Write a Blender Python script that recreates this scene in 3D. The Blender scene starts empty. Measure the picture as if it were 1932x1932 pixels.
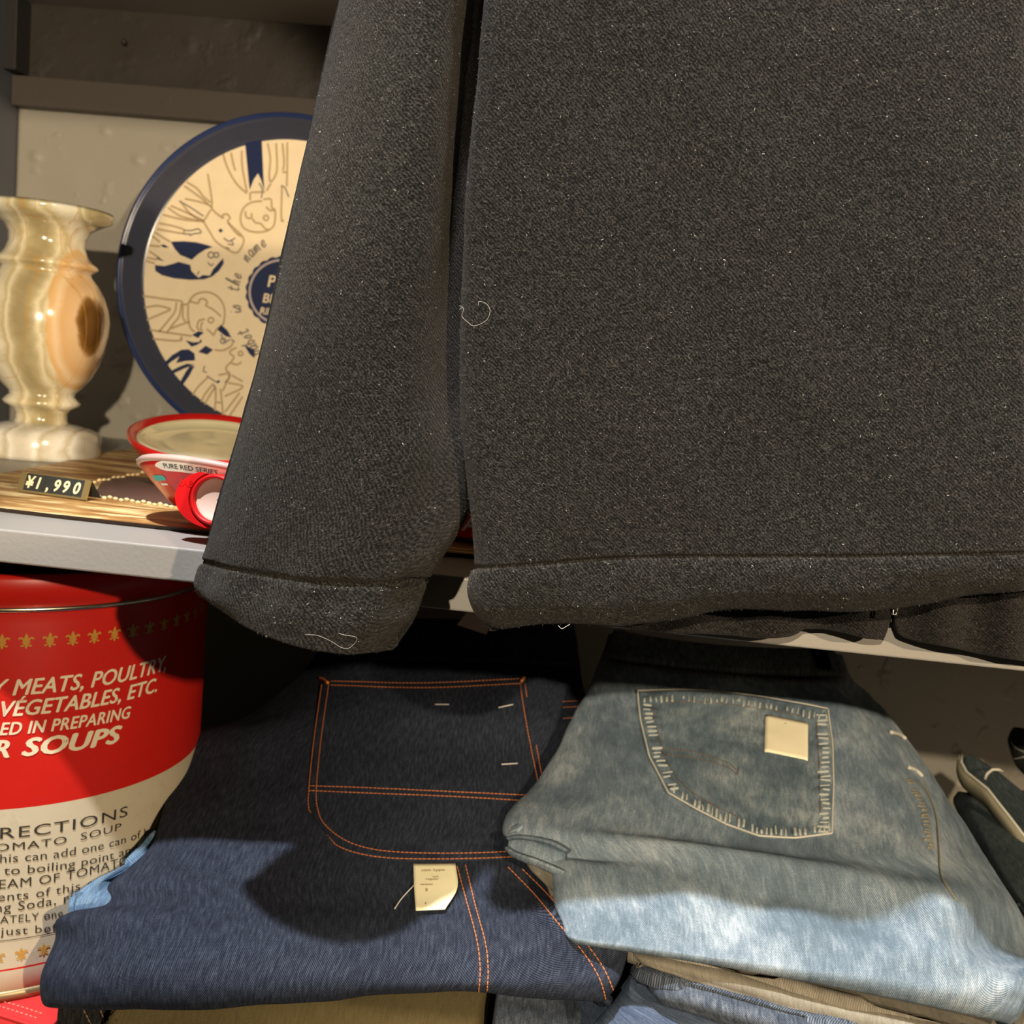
import bpy, math, random
import numpy as np
from mathutils import Vector, Matrix
from mathutils.bvhtree import BVHTree

random.seed(7)
RNG = np.random.default_rng(11)
S = bpy.context.scene
COL = S.collection
ZS = 1.20                                   # height of the upper display shelf's top surface

# ------------------------------------------------------------------ camera
YAW, PITCH, ROLL = 0.05753, 0.12579, 0.09302
CAM = np.array([0.0, -0.5029, ZS + 0.09904])
FPX, CPX = 1932.0, 966.0
def _basis():
    f = np.array([-math.sin(YAW)*math.cos(PITCH), math.cos(YAW)*math.cos(PITCH), -math.sin(PITCH)])
    r0 = np.array([math.cos(YAW), math.sin(YAW), 0.0]); u0 = np.cross(r0, f)
    return (r0*math.cos(ROLL)+u0*math.sin(ROLL), -r0*math.sin(ROLL)+u0*math.cos(ROLL), f)
CR, CU, CF = _basis()
cam_d = bpy.data.cameras.new('camera')
cam = bpy.data.objects.new('camera', cam_d); COL.objects.link(cam)
cam_d.sensor_width = 36.0; cam_d.lens = 36.0
cam_d.clip_start = 0.02; cam_d.clip_end = 50
cam_d.dof.use_dof = True; cam_d.dof.focus_distance = 0.47; cam_d.dof.aperture_fstop = 16.0
M = Matrix(((CR[0], CU[0], -CF[0], CAM[0]), (CR[1], CU[1], -CF[1], CAM[1]), (CR[2], CU[2], -CF[2], CAM[2]), (0, 0, 0, 1)))
cam.matrix_world = M
S.camera = cam

# ------------------------------------------------------------------ world, lamps, exposure
S.view_settings.view_transform = 'Standard'
S.view_settings.look = 'None'
S.view_settings.exposure = 0.0
S.view_settings.gamma = 1.0
S.view_settings.use_curve_mapping = False
w = bpy.data.worlds.new('room_ambience'); S.world = w; w.use_nodes = True
w.node_tree.nodes['Background'].inputs[0].default_value = (1.0, 0.78, 0.55, 1)
w.node_tree.nodes['Background'].inputs[1].default_value = 0.035

def lamp(name, ref, az, el, dist, energy, col, radius, cone, blend, aim=None):
    """a shop track spot seen from `ref`: az from straight behind the viewer (positive = right), el above the horizon"""
    a, e = math.radians(az), math.radians(el)
    d = Vector((math.sin(a)*math.cos(e), -math.cos(a)*math.cos(e), math.sin(e)))
    ld = bpy.data.lights.new(name, 'SPOT'); ld.energy = energy; ld.color = col
    ld.shadow_soft_size = radius; ld.spot_size = math.radians(cone); ld.spot_blend = blend
    o = bpy.data.objects.new(name, ld); COL.objects.link(o)
    r = Vector((ref[0], ref[1], ref[2]+ZS)); o.location = r+d*dist
    t = Vector((aim[0], aim[1], aim[2]+ZS)) if aim else r
    o.rotation_euler = (t-o.location).to_track_quat('-Z', 'Y').to_euler()
    return o
lamp('track_lamp_vase', (-0.40, 0.335, 0.116), 18.5, 5.5, 2.5, 198, (1.0, 0.83, 0.60), 0.022, 13.2, 0.25, (-0.475, 0.40, 0.205))
lamp('track_lamp_jacket', (0.10, 0.0, 0.0), -13, 21.5, 2.6, 250, (1.0, 0.83, 0.60), 0.022, 24, 0.55, (0.35, 0.0, -0.08))
lamp('track_lamp_side', (-0.10, 0.0, 0.0), 36, 18.5, 2.6, 185, (1.0, 0.79, 0.54), 0.030, 70, 0.6)
lamp('track_lamp_overhead', (-0.10, 0.0, 0.0), -10, 66.5, 2.5, 500, (0.97, 0.98, 1.0), 0.040, 21, 0.45, (0.07, 0.0, -0.16))

# ------------------------------------------------------------------ geometry helpers
def ray(px, py):
    return CF + CR*(px-CPX)/FPX + CU*(CPX-py)/FPX
def P(px, py, Y):
    d = ray(px, py); return CAM + d*((Y-CAM[1])/d[1])
def PZ(px, py, z):
    d = ray(px, py); return CAM + d*((ZS+z-CAM[2])/d[2])
def PX(wv):
    v = np.asarray(wv)-CAM; dd = v@CF
    return CPX+FPX*(v@CR)/dd, CPX-FPX*(v@CU)/dd

def link(name, me, parent=None, mats=(), smooth=True):
    o = bpy.data.objects.new(name, me); COL.objects.link(o)
    for m in (mats if isinstance(mats, (list, tuple)) else [mats]):
        me.materials.append(m)
    if smooth and len(me.polygons):
        me.polygons.foreach_set('use_smooth', [True]*len(me.polygons))
    if parent is not None:
        o.parent = parent
        o.matrix_parent_inverse = Matrix.Translation(parent.location).inverted()
    return o
def mesh(name, verts, faces, mats, parent=None, smooth=True, fmat=None):
    me = bpy.data.meshes.new(name)
    me.from_pydata([tuple(map(float, v)) for v in verts], [], [tuple(f) for f in faces])
    o = link(name, me, parent, mats, smooth)
    if fmat is not None:
        me.polygons.foreach_set('material_index', list(fmat))
    me.validate(); me.update()
    return o
def thing(name, label, cat, loc, group=None):
    o = bpy.data.objects.new(name, None); COL.objects.link(o)
    o.location = tuple(map(float, loc)); o['label'] = label; o['category'] = cat
    o.empty_display_size = 0.02
    if group: o['group'] = group
    return o

def box_data(c, s):
    x, y, z = (k/2 for k in s); cx, cy, cz = c
    v = [(cx+a*x, cy+b*y, cz+d*z) for a in (-1, 1) for b in (-1, 1) for d in (-1, 1)]
    f = [(0, 1, 3, 2), (4, 6, 7, 5), (0, 4, 5, 1), (2, 3, 7, 6), (0, 2, 6, 4), (1, 5, 7, 3)]
    return v, f
def box(name, c, s, mat, parent=None, bevel=0.0):
    v, f = box_data(c, s)
    o = mesh(name, v, f, mat, parent, smooth=False)
    if bevel:
        b = o.modifiers.new('bevel', 'BEVEL'); b.width = bevel; b.segments = 3; b.limit_method = 'ANGLE'
    return o
def join(parts):
    V, F = [], []
    for v, f in parts:
        n = len(V); V += list(v); F += [tuple(i+n for i in q) for q in f]
    return V, F

def cr(pts, n):
    """Catmull-Rom along axis 0, n samples"""
    pts = np.asarray(pts, float); K = len(pts)
    p = np.concatenate([[2*pts[0]-pts[1]], pts, [2*pts[-1]-pts[-2]]])
    t = np.linspace(0, K-1, n); i = np.minimum(t.astype(int), K-2); f = t-i
    sh = (n,)+(1,)*(pts.ndim-1); f = f.reshape(sh)
    a, b, c, d = p[i], p[i+1], p[i+2], p[i+3]
    return 0.5*((2*b)+(-a+c)*f+(2*a-5*b+4*c-d)*f**2+(-a+3*b-3*c+d)*f**3)

_LAT = RNG.random((64, 64))*2-1
def vnoise(x, y):
    xi, yi = np.floor(x).astype(int), np.floor(y).astype(int); fx, fy = x-xi, y-yi
    fx = fx*fx*(3-2*fx); fy = fy*fy*(3-2*fy)
    g = lambda a, b: _LAT[a % 64, b % 64]
    return (g(xi, yi)*(1-fx)+g(xi+1, yi)*fx)*(1-fy)+(g(xi, yi+1)*(1-fx)+g(xi+1, yi+1)*fx)*fy
def fbm(x, y, o=3):
    r = 0; a = 1.0
    for k in range(o):
        r = r+a*vnoise(x*2**k+17.3*k, y*2**k+9.1*k); a *= 0.5
    return r

def grid_mesh(name, G, mat, parent=None, thick=0.0, disp=None, close_u=False):
    """G (nv,nu,3): rows top to bottom, columns left to right. UV in metres. Returns object, BVH."""
    nv, nu, _ = G.shape
    du = np.linalg.norm(np.diff(G, axis=1), axis=2); dv = np.linalg.norm(np.diff(G, axis=0), axis=2)
    U = np.concatenate([np.zeros((nv, 1)), np.cumsum(du, 1)], 1); U -= U[:, [nu//2]]
    Vv = np.concatenate([np.zeros((1, nu)), np.cumsum(dv, 0)], 0)
    if disp is not None:
        gu = np.gradient(G, axis=1); gv = np.gradient(G, axis=0)
        n = -np.cross(gu, gv); n /= np.maximum(np.linalg.norm(n, axis=2, keepdims=True), 1e-12)
        s, t = np.meshgrid(np.linspace(0, 1, nu), np.linspace(0, 1, nv))
        G = G+n*disp(U, Vv, s, t)[..., None]
    idx = np.arange(nv*nu).reshape(nv, nu)
    F = np.stack([idx[:-1, :-1], idx[1:, :-1], idx[1:, 1:], idx[:-1, 1:]], -1).reshape(-1, 4)
    if close_u:
        F = np.concatenate([F, np.stack([idx[:-1, -1], idx[1:, -1], idx[1:, 0], idx[:-1, 0]], -1)])
    V = G.reshape(-1, 3)
    me = bpy.data.meshes.new(name)
    me.from_pydata(V.tolist(), [], F.tolist())
    uvl = me.uv_layers.new(name='UVMap')
    uv = np.stack([U.reshape(-1), -Vv.reshape(-1)], -1)
    li = np.zeros(len(me.loops), int); me.loops.foreach_get('vertex_index', li)
    uvl.data.foreach_set('uv', uv[li].reshape(-1).astype(np.float32))
    o = link(name, me, parent, mat)
    if thick:
        m = o.modifiers.new('thickness', 'SOLIDIFY'); m.thickness = thick; m.offset = -1; m.use_rim = True
    bvh = BVHTree.FromPolygons([tuple(v) for v in V.tolist()], [tuple(f) for f in F.tolist()])
    return o, bvh, G
def patch(name, rows, nu, nv, mat, parent=None, thick=0.003, disp=None):
    A = np.asarray(rows, float)
    A = cr(A, nv); A = np.swapaxes(cr(np.swapaxes(A, 0, 1), nu), 0, 1)
    return grid_mesh(name, A, mat, parent, thick, disp)
def row(L, R, Y, bow=0.0, edge=0.03, n=9, ydelta=None, wrap=True, Yf=None, wy=4, wd=0.02):
    """one control row between two image points lying at depth Y, edges falling away behind by `edge`"""
    out = []
    for k in range(n):
        t = k/(n-1)
        x = L[0]+(R[0]-L[0])*t; y = L[1]+(R[1]-L[1])*t+bow*4*t*(1-t)
        if ydelta: y += ydelta(t)
        yy = Y+edge*abs(2*t-1)**6 + (Yf(t) if Yf else 0)
        out.append(P(x, y, yy))
    if wrap:
        out = [P(L[0]+16, L[1]+wy, Y+edge+wd+(Yf(0) if Yf else 0))]+out+[P(R[0]-16, R[1]+wy, Y+edge+0.02+(Yf(1) if Yf else 0))]
    return out

def tube_data(pts, rad, sides=6, cap=True):
    pts = [Vector(p) for p in pts]; V, F = [], []
    nrm = None
    for i, p in enumerate(pts):
        t = (pts[min(i+1, len(pts)-1)]-pts[max(i-1, 0)]).normalized()
        if nrm is None:
            nrm = t.orthogonal().normalized()
        nrm = (nrm-t*nrm.dot(t)).normalized(); b = t.cross(nrm)
        r = rad[i] if hasattr(rad, '__len__') else rad
        for k in range(sides):
            a = 2*math.pi*k/sides
            V.append(p+(nrm*math.cos(a)+b*math.sin(a))*r)
    for i in range(len(pts)-1):
        for k in range(sides):
            k2 = (k+1) % sides
            F.append((i*sides+k, i*sides+k2, (i+1)*sides+k2, (i+1)*sides+k))
    if cap:
        F.append(tuple(range(sides-1, -1, -1))); n = (len(pts)-1)*sides
        F.append(tuple(range(n, n+sides)))
    return V, F
def resample(pts, step):
    pts = np.asarray(pts, float); d = np.linalg.norm(np.diff(pts, axis=0), axis=1)
    L = np.concatenate([[0], np.cumsum(d)]); n = max(2, int(L[-1]/step)+1)
    s = np.linspace(0, L[-1], n)
    return np.stack([np.interp(s, L, pts[:, k]) for k in range(pts.shape[1])], -1)
def smooth_px(pts, n=60):
    return cr(np.asarray(pts, float), n) if len(pts) > 2 else resample(pts, 4.0)
def cast(bvh, px, py, lift=0.0):
    d = Vector(ray(px, py)).normalized()
    h = bvh.ray_cast(Vector(CAM), d)
    if h[0] is None: return None, None
    n = h[1] if h[1].dot(d) < 0 else -h[1]
    return h[0]+n*lift, n
def on_surface(bvh, pts, lift, step=3.0, smooth=True):
    pp = resample(smooth_px(pts, 80) if smooth else pts, step)
    out = [cast(bvh, x, y, lift)[0] for x, y in pp]
    return [p for p in out if p is not None]
def stitches(name, bvh, paths, mat, parent, dash=0.0026, gap=0.0007, rad=0.00042, lift=0.0003, label=None):
    parts = []
    for pts in paths:
        w3 = on_surface(bvh, pts, lift)
        if len(w3) < 3: continue
        w3 = resample(np.array([list(p) for p in w3]), 0.00045)
        n = int(dash/0.00045); g = max(1, int(gap/0.00045)); i = 0
        while i+3 < len(w3):
            seg = w3[i:i+n+1]
            if len(seg) >= 3:
                k = len(seg); r = [rad*(0.55+0.45*math.sin(math.pi*(j+.35)/(k-.3))) for j in range(k)]
                parts.append(tube_data(seg, r, 5))
            i += n+g
    if not parts: return None
    V, F = join(parts); o = mesh(name, V, F, mat, parent)
    if label: o['label'] = label
    return o
def ribbon(name, bvh, pts, width, height, mat, parent, step=3.0):
    """raised soft cord / felled seam lying on a surface"""
    w3 = on_surface(bvh, pts, height*0.35, step)
    V, F = tube_data(w3, width, 8)
    return mesh(name, V, F, mat, parent)
def coons(top, right, bottom, left, nu, nv):
    """top/bottom run left to right, left/right run top to bottom, image points"""
    T = cr(np.array(top, float), nu) if len(top) > 2 else resample_n(top, nu)
    B = cr(np.array(bottom, float), nu) if len(bottom) > 2 else resample_n(bottom, nu)
    Lf = cr(np.array(left, float), nv) if len(left) > 2 else resample_n(left, nv)
    R = cr(np.array(right, float), nv) if len(right) > 2 else resample_n(right, nv)
    s = np.linspace(0, 1, nu)[None, :, None]; t = np.linspace(0, 1, nv)[:, None, None]
    g = (1-t)*T[None]+t*B[None]+(1-s)*Lf[:, None]+s*R[:, None]
    g -= (1-s)*(1-t)*T[0]+s*(1-t)*T[-1]+(1-s)*t*B[0]+s*t*B[-1]
    return g
def resample_n(p, n):
    p = np.asarray(p, float); t = np.linspace(0, 1, n)[:, None]
    return p[0]*(1-t)+p[-1]*t
def applique(name, bvh, g, mat, parent, lift, thick=0.0):
    """a piece of cloth laid on a garment; lift(s,t) metres above it"""
    nv, nu, _ = g.shape; G = np.zeros((nv, nu, 3)); last = None
    for j in range(nv):
        for i in range(nu):
            p, n = cast(bvh, g[j, i, 0], g[j, i, 1], lift(i/(nu-1), j/(nv-1)))
            if p is None: p = last
            G[j, i] = p; last = p
    return grid_mesh(name, G, mat, parent, thick)

def lathe(name, prof, mats, parent=None, loc=(0, 0, 0), segs=96, fm=None, rot=None, smooth=True, wob=None):
    V, F, FM = [], [], []
    for k in range(segs):
        a = 2*math.pi*k/segs
        for r, z in prof:
            rr = r*(1+(wob(a, z) if wob else 0))
            V.append((rr*math.cos(a), rr*math.sin(a), z))
    n = len(prof)
    for k in range(segs):
        k2 = (k+1) % segs
        for i in range(n-1):
            F.append((k*n+i, k2*n+i, k2*n+i+1, k*n+i+1)); FM.append(fm[i] if fm else 0)
    Mx = Matrix.Translation(loc) @ (rot.to_4x4() if rot is not None else Matrix.Identity(4))
    V = [Mx @ Vector(v) for v in V]
    return mesh(name, V, F, mats, parent, smooth=smooth, fmat=FM)

def text_2d(s, shear=0.0, offset=0.0, spacing=1.0):
    cu = bpy.data.curves.new('t', 'FONT'); cu.body = s; cu.size = 1.0; cu.shear = shear; cu.offset = offset
    cu.space_character = spacing; cu.resolution_u = 3
    o = bpy.data.objects.new('t', cu); COL.objects.link(o)
    bpy.context.view_layer.update()
    me = bpy.data.meshes.new_from_object(o.evaluated_get(bpy.context.evaluated_depsgraph_get()))
    V = [tuple(v.co[:2]) for v in me.vertices]; F = [tuple(p.vertices) for p in me.polygons]
    bpy.data.objects.remove(o); bpy.data.curves.remove(cu); bpy.data.meshes.remove(me)
    return np.array(V), F

def bold(tv, tf, off):
    V, F = [], []
    for dx, dy in ((-off, 0), (off, 0), (0, off*0.6), (0, -off*0.6)):
        n = len(V); V += [(x+dx, y+dy) for x, y in tv]; F += [tuple(i+n for i in f) for f in tf]
    return np.array(V), F
# ------------------------------------------------------------------ material helpers
def mk(name):
    m = bpy.data.materials.new(name); m.use_nodes = True
    nt = m.node_tree; b = nt.nodes['Principled BSDF']
    return m, nt, b
def nd(nt, typ, **kw):
    n = nt.nodes.new('ShaderNode'+typ)
    for k, v in kw.items():
        k2 = k.replace('_', ' ')
        tgt = n.inputs.get(k2) if not k[0].islower() else None
        if tgt is None:
            if k.startswith('in'):
                tgt = n.inputs[int(k[2:])]
            else:
                setattr(n, k, v); continue
        if hasattr(v, 'is_output'): nt.links.new(v, tgt)
        else: tgt.default_value = v
    return n
def ramp(nt, fac, stops, interp='LINEAR'):
    n = nt.nodes.new('ShaderNodeValToRGB'); nt.links.new(fac, n.inputs[0]); e = n.color_ramp.elements
    n.color_ramp.interpolation = interp
    while len(e) < len(stops): e.new(0.5)
    for k, (p, c) in enumerate(stops):
        e[k].position = p; e[k].color = (*c, 1) if hasattr(c, '__len__') else (c, c, c, 1)
    return n.outputs[0]
def mixc(nt, fac, a, b, mode='MIX'):
    n = nt.nodes.new('ShaderNodeMix'); n.data_type = 'RGBA'; n.blend_type = mode
    for s, v in ((n.inputs[0], fac), (n.inputs[6], a), (n.inputs[7], b)):
        if hasattr(v, 'is_output'): nt.links.new(v, s)
        else: s.default_value = v if not hasattr(v, '__len__') else ((*v, 1) if len(v) == 3 else v)
    return n.outputs[2]
def mth(nt, op, a, b=None):
    n = nt.nodes.new('ShaderNodeMath'); n.operation = op
    for s, v in ((n.inputs[0], a), (n.inputs[1], b)):
        if v is None: continue
        if hasattr(v, 'is_output'): nt.links.new(v, s)
        else: s.default_value = v
    return n.outputs[0]
def bump(nt, b, h, strength, dist):
    n = nd(nt, 'Bump', Strength=strength, Distance=dist); nt.links.new(h, n.inputs['Height'])
    nt.links.new(n.outputs[0], b.inputs['Normal']); return n
def coords(nt, which='Object', scale=(1, 1, 1), rot=(0, 0, 0)):
    c = nt.nodes.new('ShaderNodeTexCoord'); mp = nt.nodes.new('ShaderNodeMapping')
    mp.inputs['Scale'].default_value = scale; mp.inputs['Rotation'].default_value = rot
    nt.links.new(c.outputs[which], mp.inputs[0]); return mp.outputs[0]
def noise(nt, vec, scale, detail=3.0, rough=0.5, dist=0.0):
    return nd(nt, 'TexNoise', Vector=vec, Scale=scale, Detail=detail, Roughness=rough, Distortion=dist).outputs[0]
def plain(name, col, rough=0.5, metal=0.0, spec=0.5, coat=0.0, trans=0.0, sss=0.0):
    m, nt, b = mk(name)
    v = coords(nt, 'Object'); n = noise(nt, v, 60, 3)
    c = mixc(nt, n, [k*0.93 for k in col], [min(1, k*1.07) for k in col])
    nt.links.new(c, b.inputs['Base Color'])
    b.inputs['Roughness'].default_value = rough; b.inputs['Metallic'].default_value = metal
    b.inputs['Specular IOR Level'].default_value = spec; b.inputs['Coat Weight'].default_value = coat
    b.inputs['Transmission Weight'].default_value = trans
    if sss:
        b.inputs['Subsurface Weight'].default_value = sss; b.inputs['Subsurface Radius'].default_value = (0.02, 0.012, 0.006)
        b.inputs['Subsurface Scale'].default_value = 0.3
    return m

def paint(name, col, lumps=0.0, rough=0.45):
    m, nt, b = mk(name); v = coords(nt, 'Object')
    n1 = noise(nt, v, 7, 4); c = mixc(nt, n1, [k*0.88 for k in col], [k*1.10 for k in col])
    nt.links.new(c, b.inputs['Base Color']); b.inputs['Roughness'].default_value = rough
    fine = noise(nt, v, 420, 3)
    if lumps:
        big = noise(nt, v, 48, 2, 0.4); gate = ramp(nt, noise(nt, v, 9, 2), [(0.42, 0.0), (0.62, 1.0)])
        l = ramp(nt, big, [(0.60, 0.0), (0.74, 1.0)])
        h = mth(nt, 'ADD', mth(nt, 'MULTIPLY', mth(nt, 'MULTIPLY', l, gate), lumps), mth(nt, 'MULTIPLY', fine, 0.10))
    else:
        h = mth(nt, 'MULTIPLY', fine, 0.07)
    bump(nt, b, h, 0.55, 0.0035)
    return m

def wool(name, tint=(1, 1, 1)):
    m, nt, b = mk(name); uv = coords(nt, 'UV')
    warp = nd(nt, 'TexNoise', Vector=uv, Scale=240.0, Detail=3.0)
    off = nd(nt, 'VectorMath', operation='SCALE'); nt.links.new(warp.outputs[1], off.inputs[0]); off.inputs['Scale'].default_value = 0.0016
    add = nd(nt, 'VectorMath', operation='ADD'); nt.links.new(uv, add.inputs[0]); nt.links.new(off.outputs[0], add.inputs[1])
    uvw = add.outputs[0]
    tw = nd(nt, 'TexWave', Vector=uvw, Scale=330.0, Distortion=2.2, Detail=2.0, wave_type='BANDS', bands_direction='DIAGONAL').outputs[1]
    sp = noise(nt, uvw, 1050.0, 4, 0.65)
    mid = noise(nt, uv, 330.0, 3, 0.6)
    blot = noise(nt, uv, 22.0, 3, 0.5)
    h = mth(nt, 'ADD', mth(nt, 'MULTIPLY', tw, 0.15), mth(nt, 'MULTIPLY', sp, 1.1))
    h2 = mth(nt, 'ADD', h, mth(nt, 'MULTIPLY', mid, 0.40))
    base = mixc(nt, ramp(nt, blot, [(0.38, 0.0), (0.62, 1.0)]), (0.0135*tint[0], 0.0137*tint[1], 0.0120*tint[2]), (0.0160*tint[0], 0.0132*tint[1], 0.0133*tint[2]))
    c = mixc(nt, ramp(nt, h2, [(0.74, 0.0), (0.98, 1.0)]), mixc(nt, 0.88, base, (0.001, 0.001, 0.001)), mixc(nt, 0.15, base, (0.145, 0.136, 0.120)))
    fl = ramp(nt, sp, [(0.62, 0.0), (0.72, 1.0)])
    fl2 = mth(nt, 'MULTIPLY', fl, ramp(nt, noise(nt, uvw, 560.0, 2), [(0.47, 0.0), (0.62, 1.0)]))
    c = mixc(nt, fl2, c, (0.16, 0.155, 0.14))
    nt.links.new(c, b.inputs['Base Color']); b.inputs['Roughness'].default_value = 0.95
    b.inputs['Specular IOR Level'].default_value = 0.12
    b.inputs['Sheen Weight'].default_value = 0.12; b.inputs['Sheen Roughness'].default_value = 0.5
    b.inputs['Sheen Tint'].default_value = (0.8, 0.75, 0.7, 1)
    bump(nt, b, h2, 0.9, 0.0009)
    return m

def denim(name, dark, light, fade=0.3, pitch=0.0013, blotch=None, slub=0.5, fleck=0.3, angle=0.0, big=14.0):
    """twill: dark warp lines with pale weft showing; `fade` how far the dye has washed out in patches"""
    m, nt, b = mk(name); uv = coords(nt, 'UV', rot=(0, 0, angle))
    tw = nd(nt, 'TexWave', Vector=uv, Scale=2*math.pi/(10*pitch*1.414), Distortion=0.9, Detail=2.0, wave_type='BANDS', bands_direction='DIAGONAL').outputs[1]
    uvs = coords(nt, 'UV', scale=(1, 0.16, 1), rot=(0, 0, angle))
    streak = noise(nt, uvs, 700.0, 3, 0.6)
    grain = noise(nt, uv, 900.0, 3, 0.65)
    lo = noise(nt, uv, big, 4, 0.55, 0.5)
    crink = noise(nt, coords(nt, 'UV', scale=(1.6, 0.7, 1), rot=(0, 0, angle+0.5)), 95.0, 4, 0.6)
    f = mth(nt, 'ADD', mth(nt, 'MULTIPLY', tw, 0.20), mth(nt, 'MULTIPLY', streak, slub*1.25))
    f = mth(nt, 'ADD', f, mth(nt, 'MULTIPLY', grain, fleck))
    f = mth(nt, 'ADD', f, mth(nt, 'MULTIPLY', mth(nt, 'SUBTRACT', lo, 0.5), fade*2.6))
    f = mth(nt, 'ADD', f, mth(nt, 'MULTIPLY', mth(nt, 'SUBTRACT', crink, 0.5), fade*1.3))
    c = ramp(nt, f, [(0.18, [k*0.55 for k in dark]), (0.45, dark), (0.95, light), (1.0, [min(1, k*1.25) for k in light])])
    nt.links.new(c, b.inputs['Base Color']); b.inputs['Roughness'].default_value = 0.9
    b.inputs['Specular IOR Level'].default_value = 0.15
    h = mth(nt, 'ADD', mth(nt, 'MULTIPLY', tw, 0.35), mth(nt, 'ADD', mth(nt, 'MULTIPLY', grain, 0.7), mth(nt, 'MULTIPLY', crink, 1.2)))
    bump(nt, b, h, 0.5, 0.0006)
    return m

# ------------------------------------------------------------------ materials
GREY = (0.255, 0.238, 0.218)
m_shelf = paint('grey_shelf_paint', (0.33, 0.31, 0.28), 0.0, 0.42)
m_wallpaint = paint('lumpy_grey_wall_paint', (0.31, 0.285, 0.235), 1.0, 0.42)
m_panel = paint('shaded_side_panel_grey', (0.085, 0.090, 0.105), 0.0, 0.5)  # the unit's grey paint, with the panel's bluish shade put into the colour
m_upper = paint('brown_upper_board_paint', (0.038, 0.030, 0.023), 0.25, 0.5)
m_cleat = paint('black_cleat_paint', (0.022, 0.020, 0.019), 0.0, 0.6)
m_batten = paint('brown_batten_paint', (0.074, 0.060, 0.050), 0.25, 0.5)
m_room = paint('room_plaster', (0.06, 0.055, 0.05), 0.0, 0.8)
m_floorm = paint('dark_floor_boards', (0.05, 0.04, 0.03), 0.0, 0.6)
m_steel = plain('steel', (0.7, 0.66, 0.58), 0.25, 1.0)

# ------------------------------------------------------------------ room shell
def struct(o):
    o['kind'] = 'structure'; return o
WB = 0.56                                    # depth of the back panel behind the shelf front
struct(box('floor', (0.4, -0.6, -0.025), (3.4, 4.2, 0.05), m_floorm))
struct(box('wall_back', (0.4, WB+0.09, 1.3), (3.4, 0.08, 2.6), m_room))

# ------------------------------------------------------------------ shelving unit
XL, XR = -0.609, 1.05
un = thing('shelving_unit', 'grey painted wall shelving with boards, left side panel and lumpy back panel', 'shelving', (0.2, WB/2, 0))
XC, XW = (XL+XR)/2, XR-XL
box('shelf_board', (XC, WB/2, ZS-0.0088), (XW, WB, 0.0176), m_shelf, un, 0.0012)
SB = -0.312
box('shelf_board', (XC, WB/2, ZS+SB-0.0088), (XW, WB, 0.0176), m_shelf, un, 0.0012)
UPZ = 0.434
box('shelf_board', (XC, WB/2, ZS+UPZ+0.0088), (XW, WB, 0.0176), m_shelf, un, 0.0012)
box('side_panel', (XL-0.011, WB/2, 1.0), (0.022, WB, 2.0), m_panel, un, 0.001)
box('side_panel', (XR+0.011, WB/2, 1.0), (0.022, WB, 2.0), m_panel, un, 0.001)
def lumpy(name, x0, x1, z0, z1, y, mat, parent, seed):
    nx, nz = 480, 150
    X, Z = np.meshgrid(np.linspace(x0, x1, nx), np.linspace(z1, z0, nz))
    r = np.random.default_rng(seed); H = 0.0006*fbm(X*14+seed, Z*14, 3)
    for _ in range(330):
        a, c, s = r.uniform(x0, x1), r.uniform(z0, z1), r.uniform(0.0012, 0.0034)
        H += s*(0.75 if seed == 3 else 0.12)*np.exp(-((X-a)**2+(Z-c)**2)/(2*s*s))
    G = np.stack([X, y-H, Z], -1)
    o, _, _ = grid_mesh(name, G, mat, parent); o.modifiers.new('thickness', 'SOLIDIFY').thickness = 0.01
    return o
lumpy('back_panel', XL, XR, ZS+0.0, ZS+0.334, WB, m_wallpaint, un, 3)
box('back_panel', (XC, WB+0.012, ZS+SB/2-0.01), (XW, 0.02, -SB), m_wallpaint, un)
zb0, zb1 = 0.331, 0.361                      # batten under the upper board
box('batten', (XC, WB-0.004, ZS+(zb0+zb1)/2), (XW, 0.022, zb1-zb0), m_batten, un, 0.0015)
lumpy('upper_back_board', XL+0.008, XR, ZS+zb1+0.001, ZS+UPZ, WB-0.004, m_upper, un, 5)
box('corner_cleat', (XL+0.004, WB-0.015, ZS+(zb1+UPZ)/2), (0.018, 0.03, UPZ-zb1-0.002), m_cleat, un, 0.001)
sc = P(235, 80, WB-0.008)
lathe('screw_head', [(0.0001, 0.004), (0.0016, 0.0036), (0.0026, 0.002), (0.0028, 0.0)], m_upper, un, tuple(sc), 20, rot=Matrix.Rotation(math.radians(90), 3, 'X'))

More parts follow.
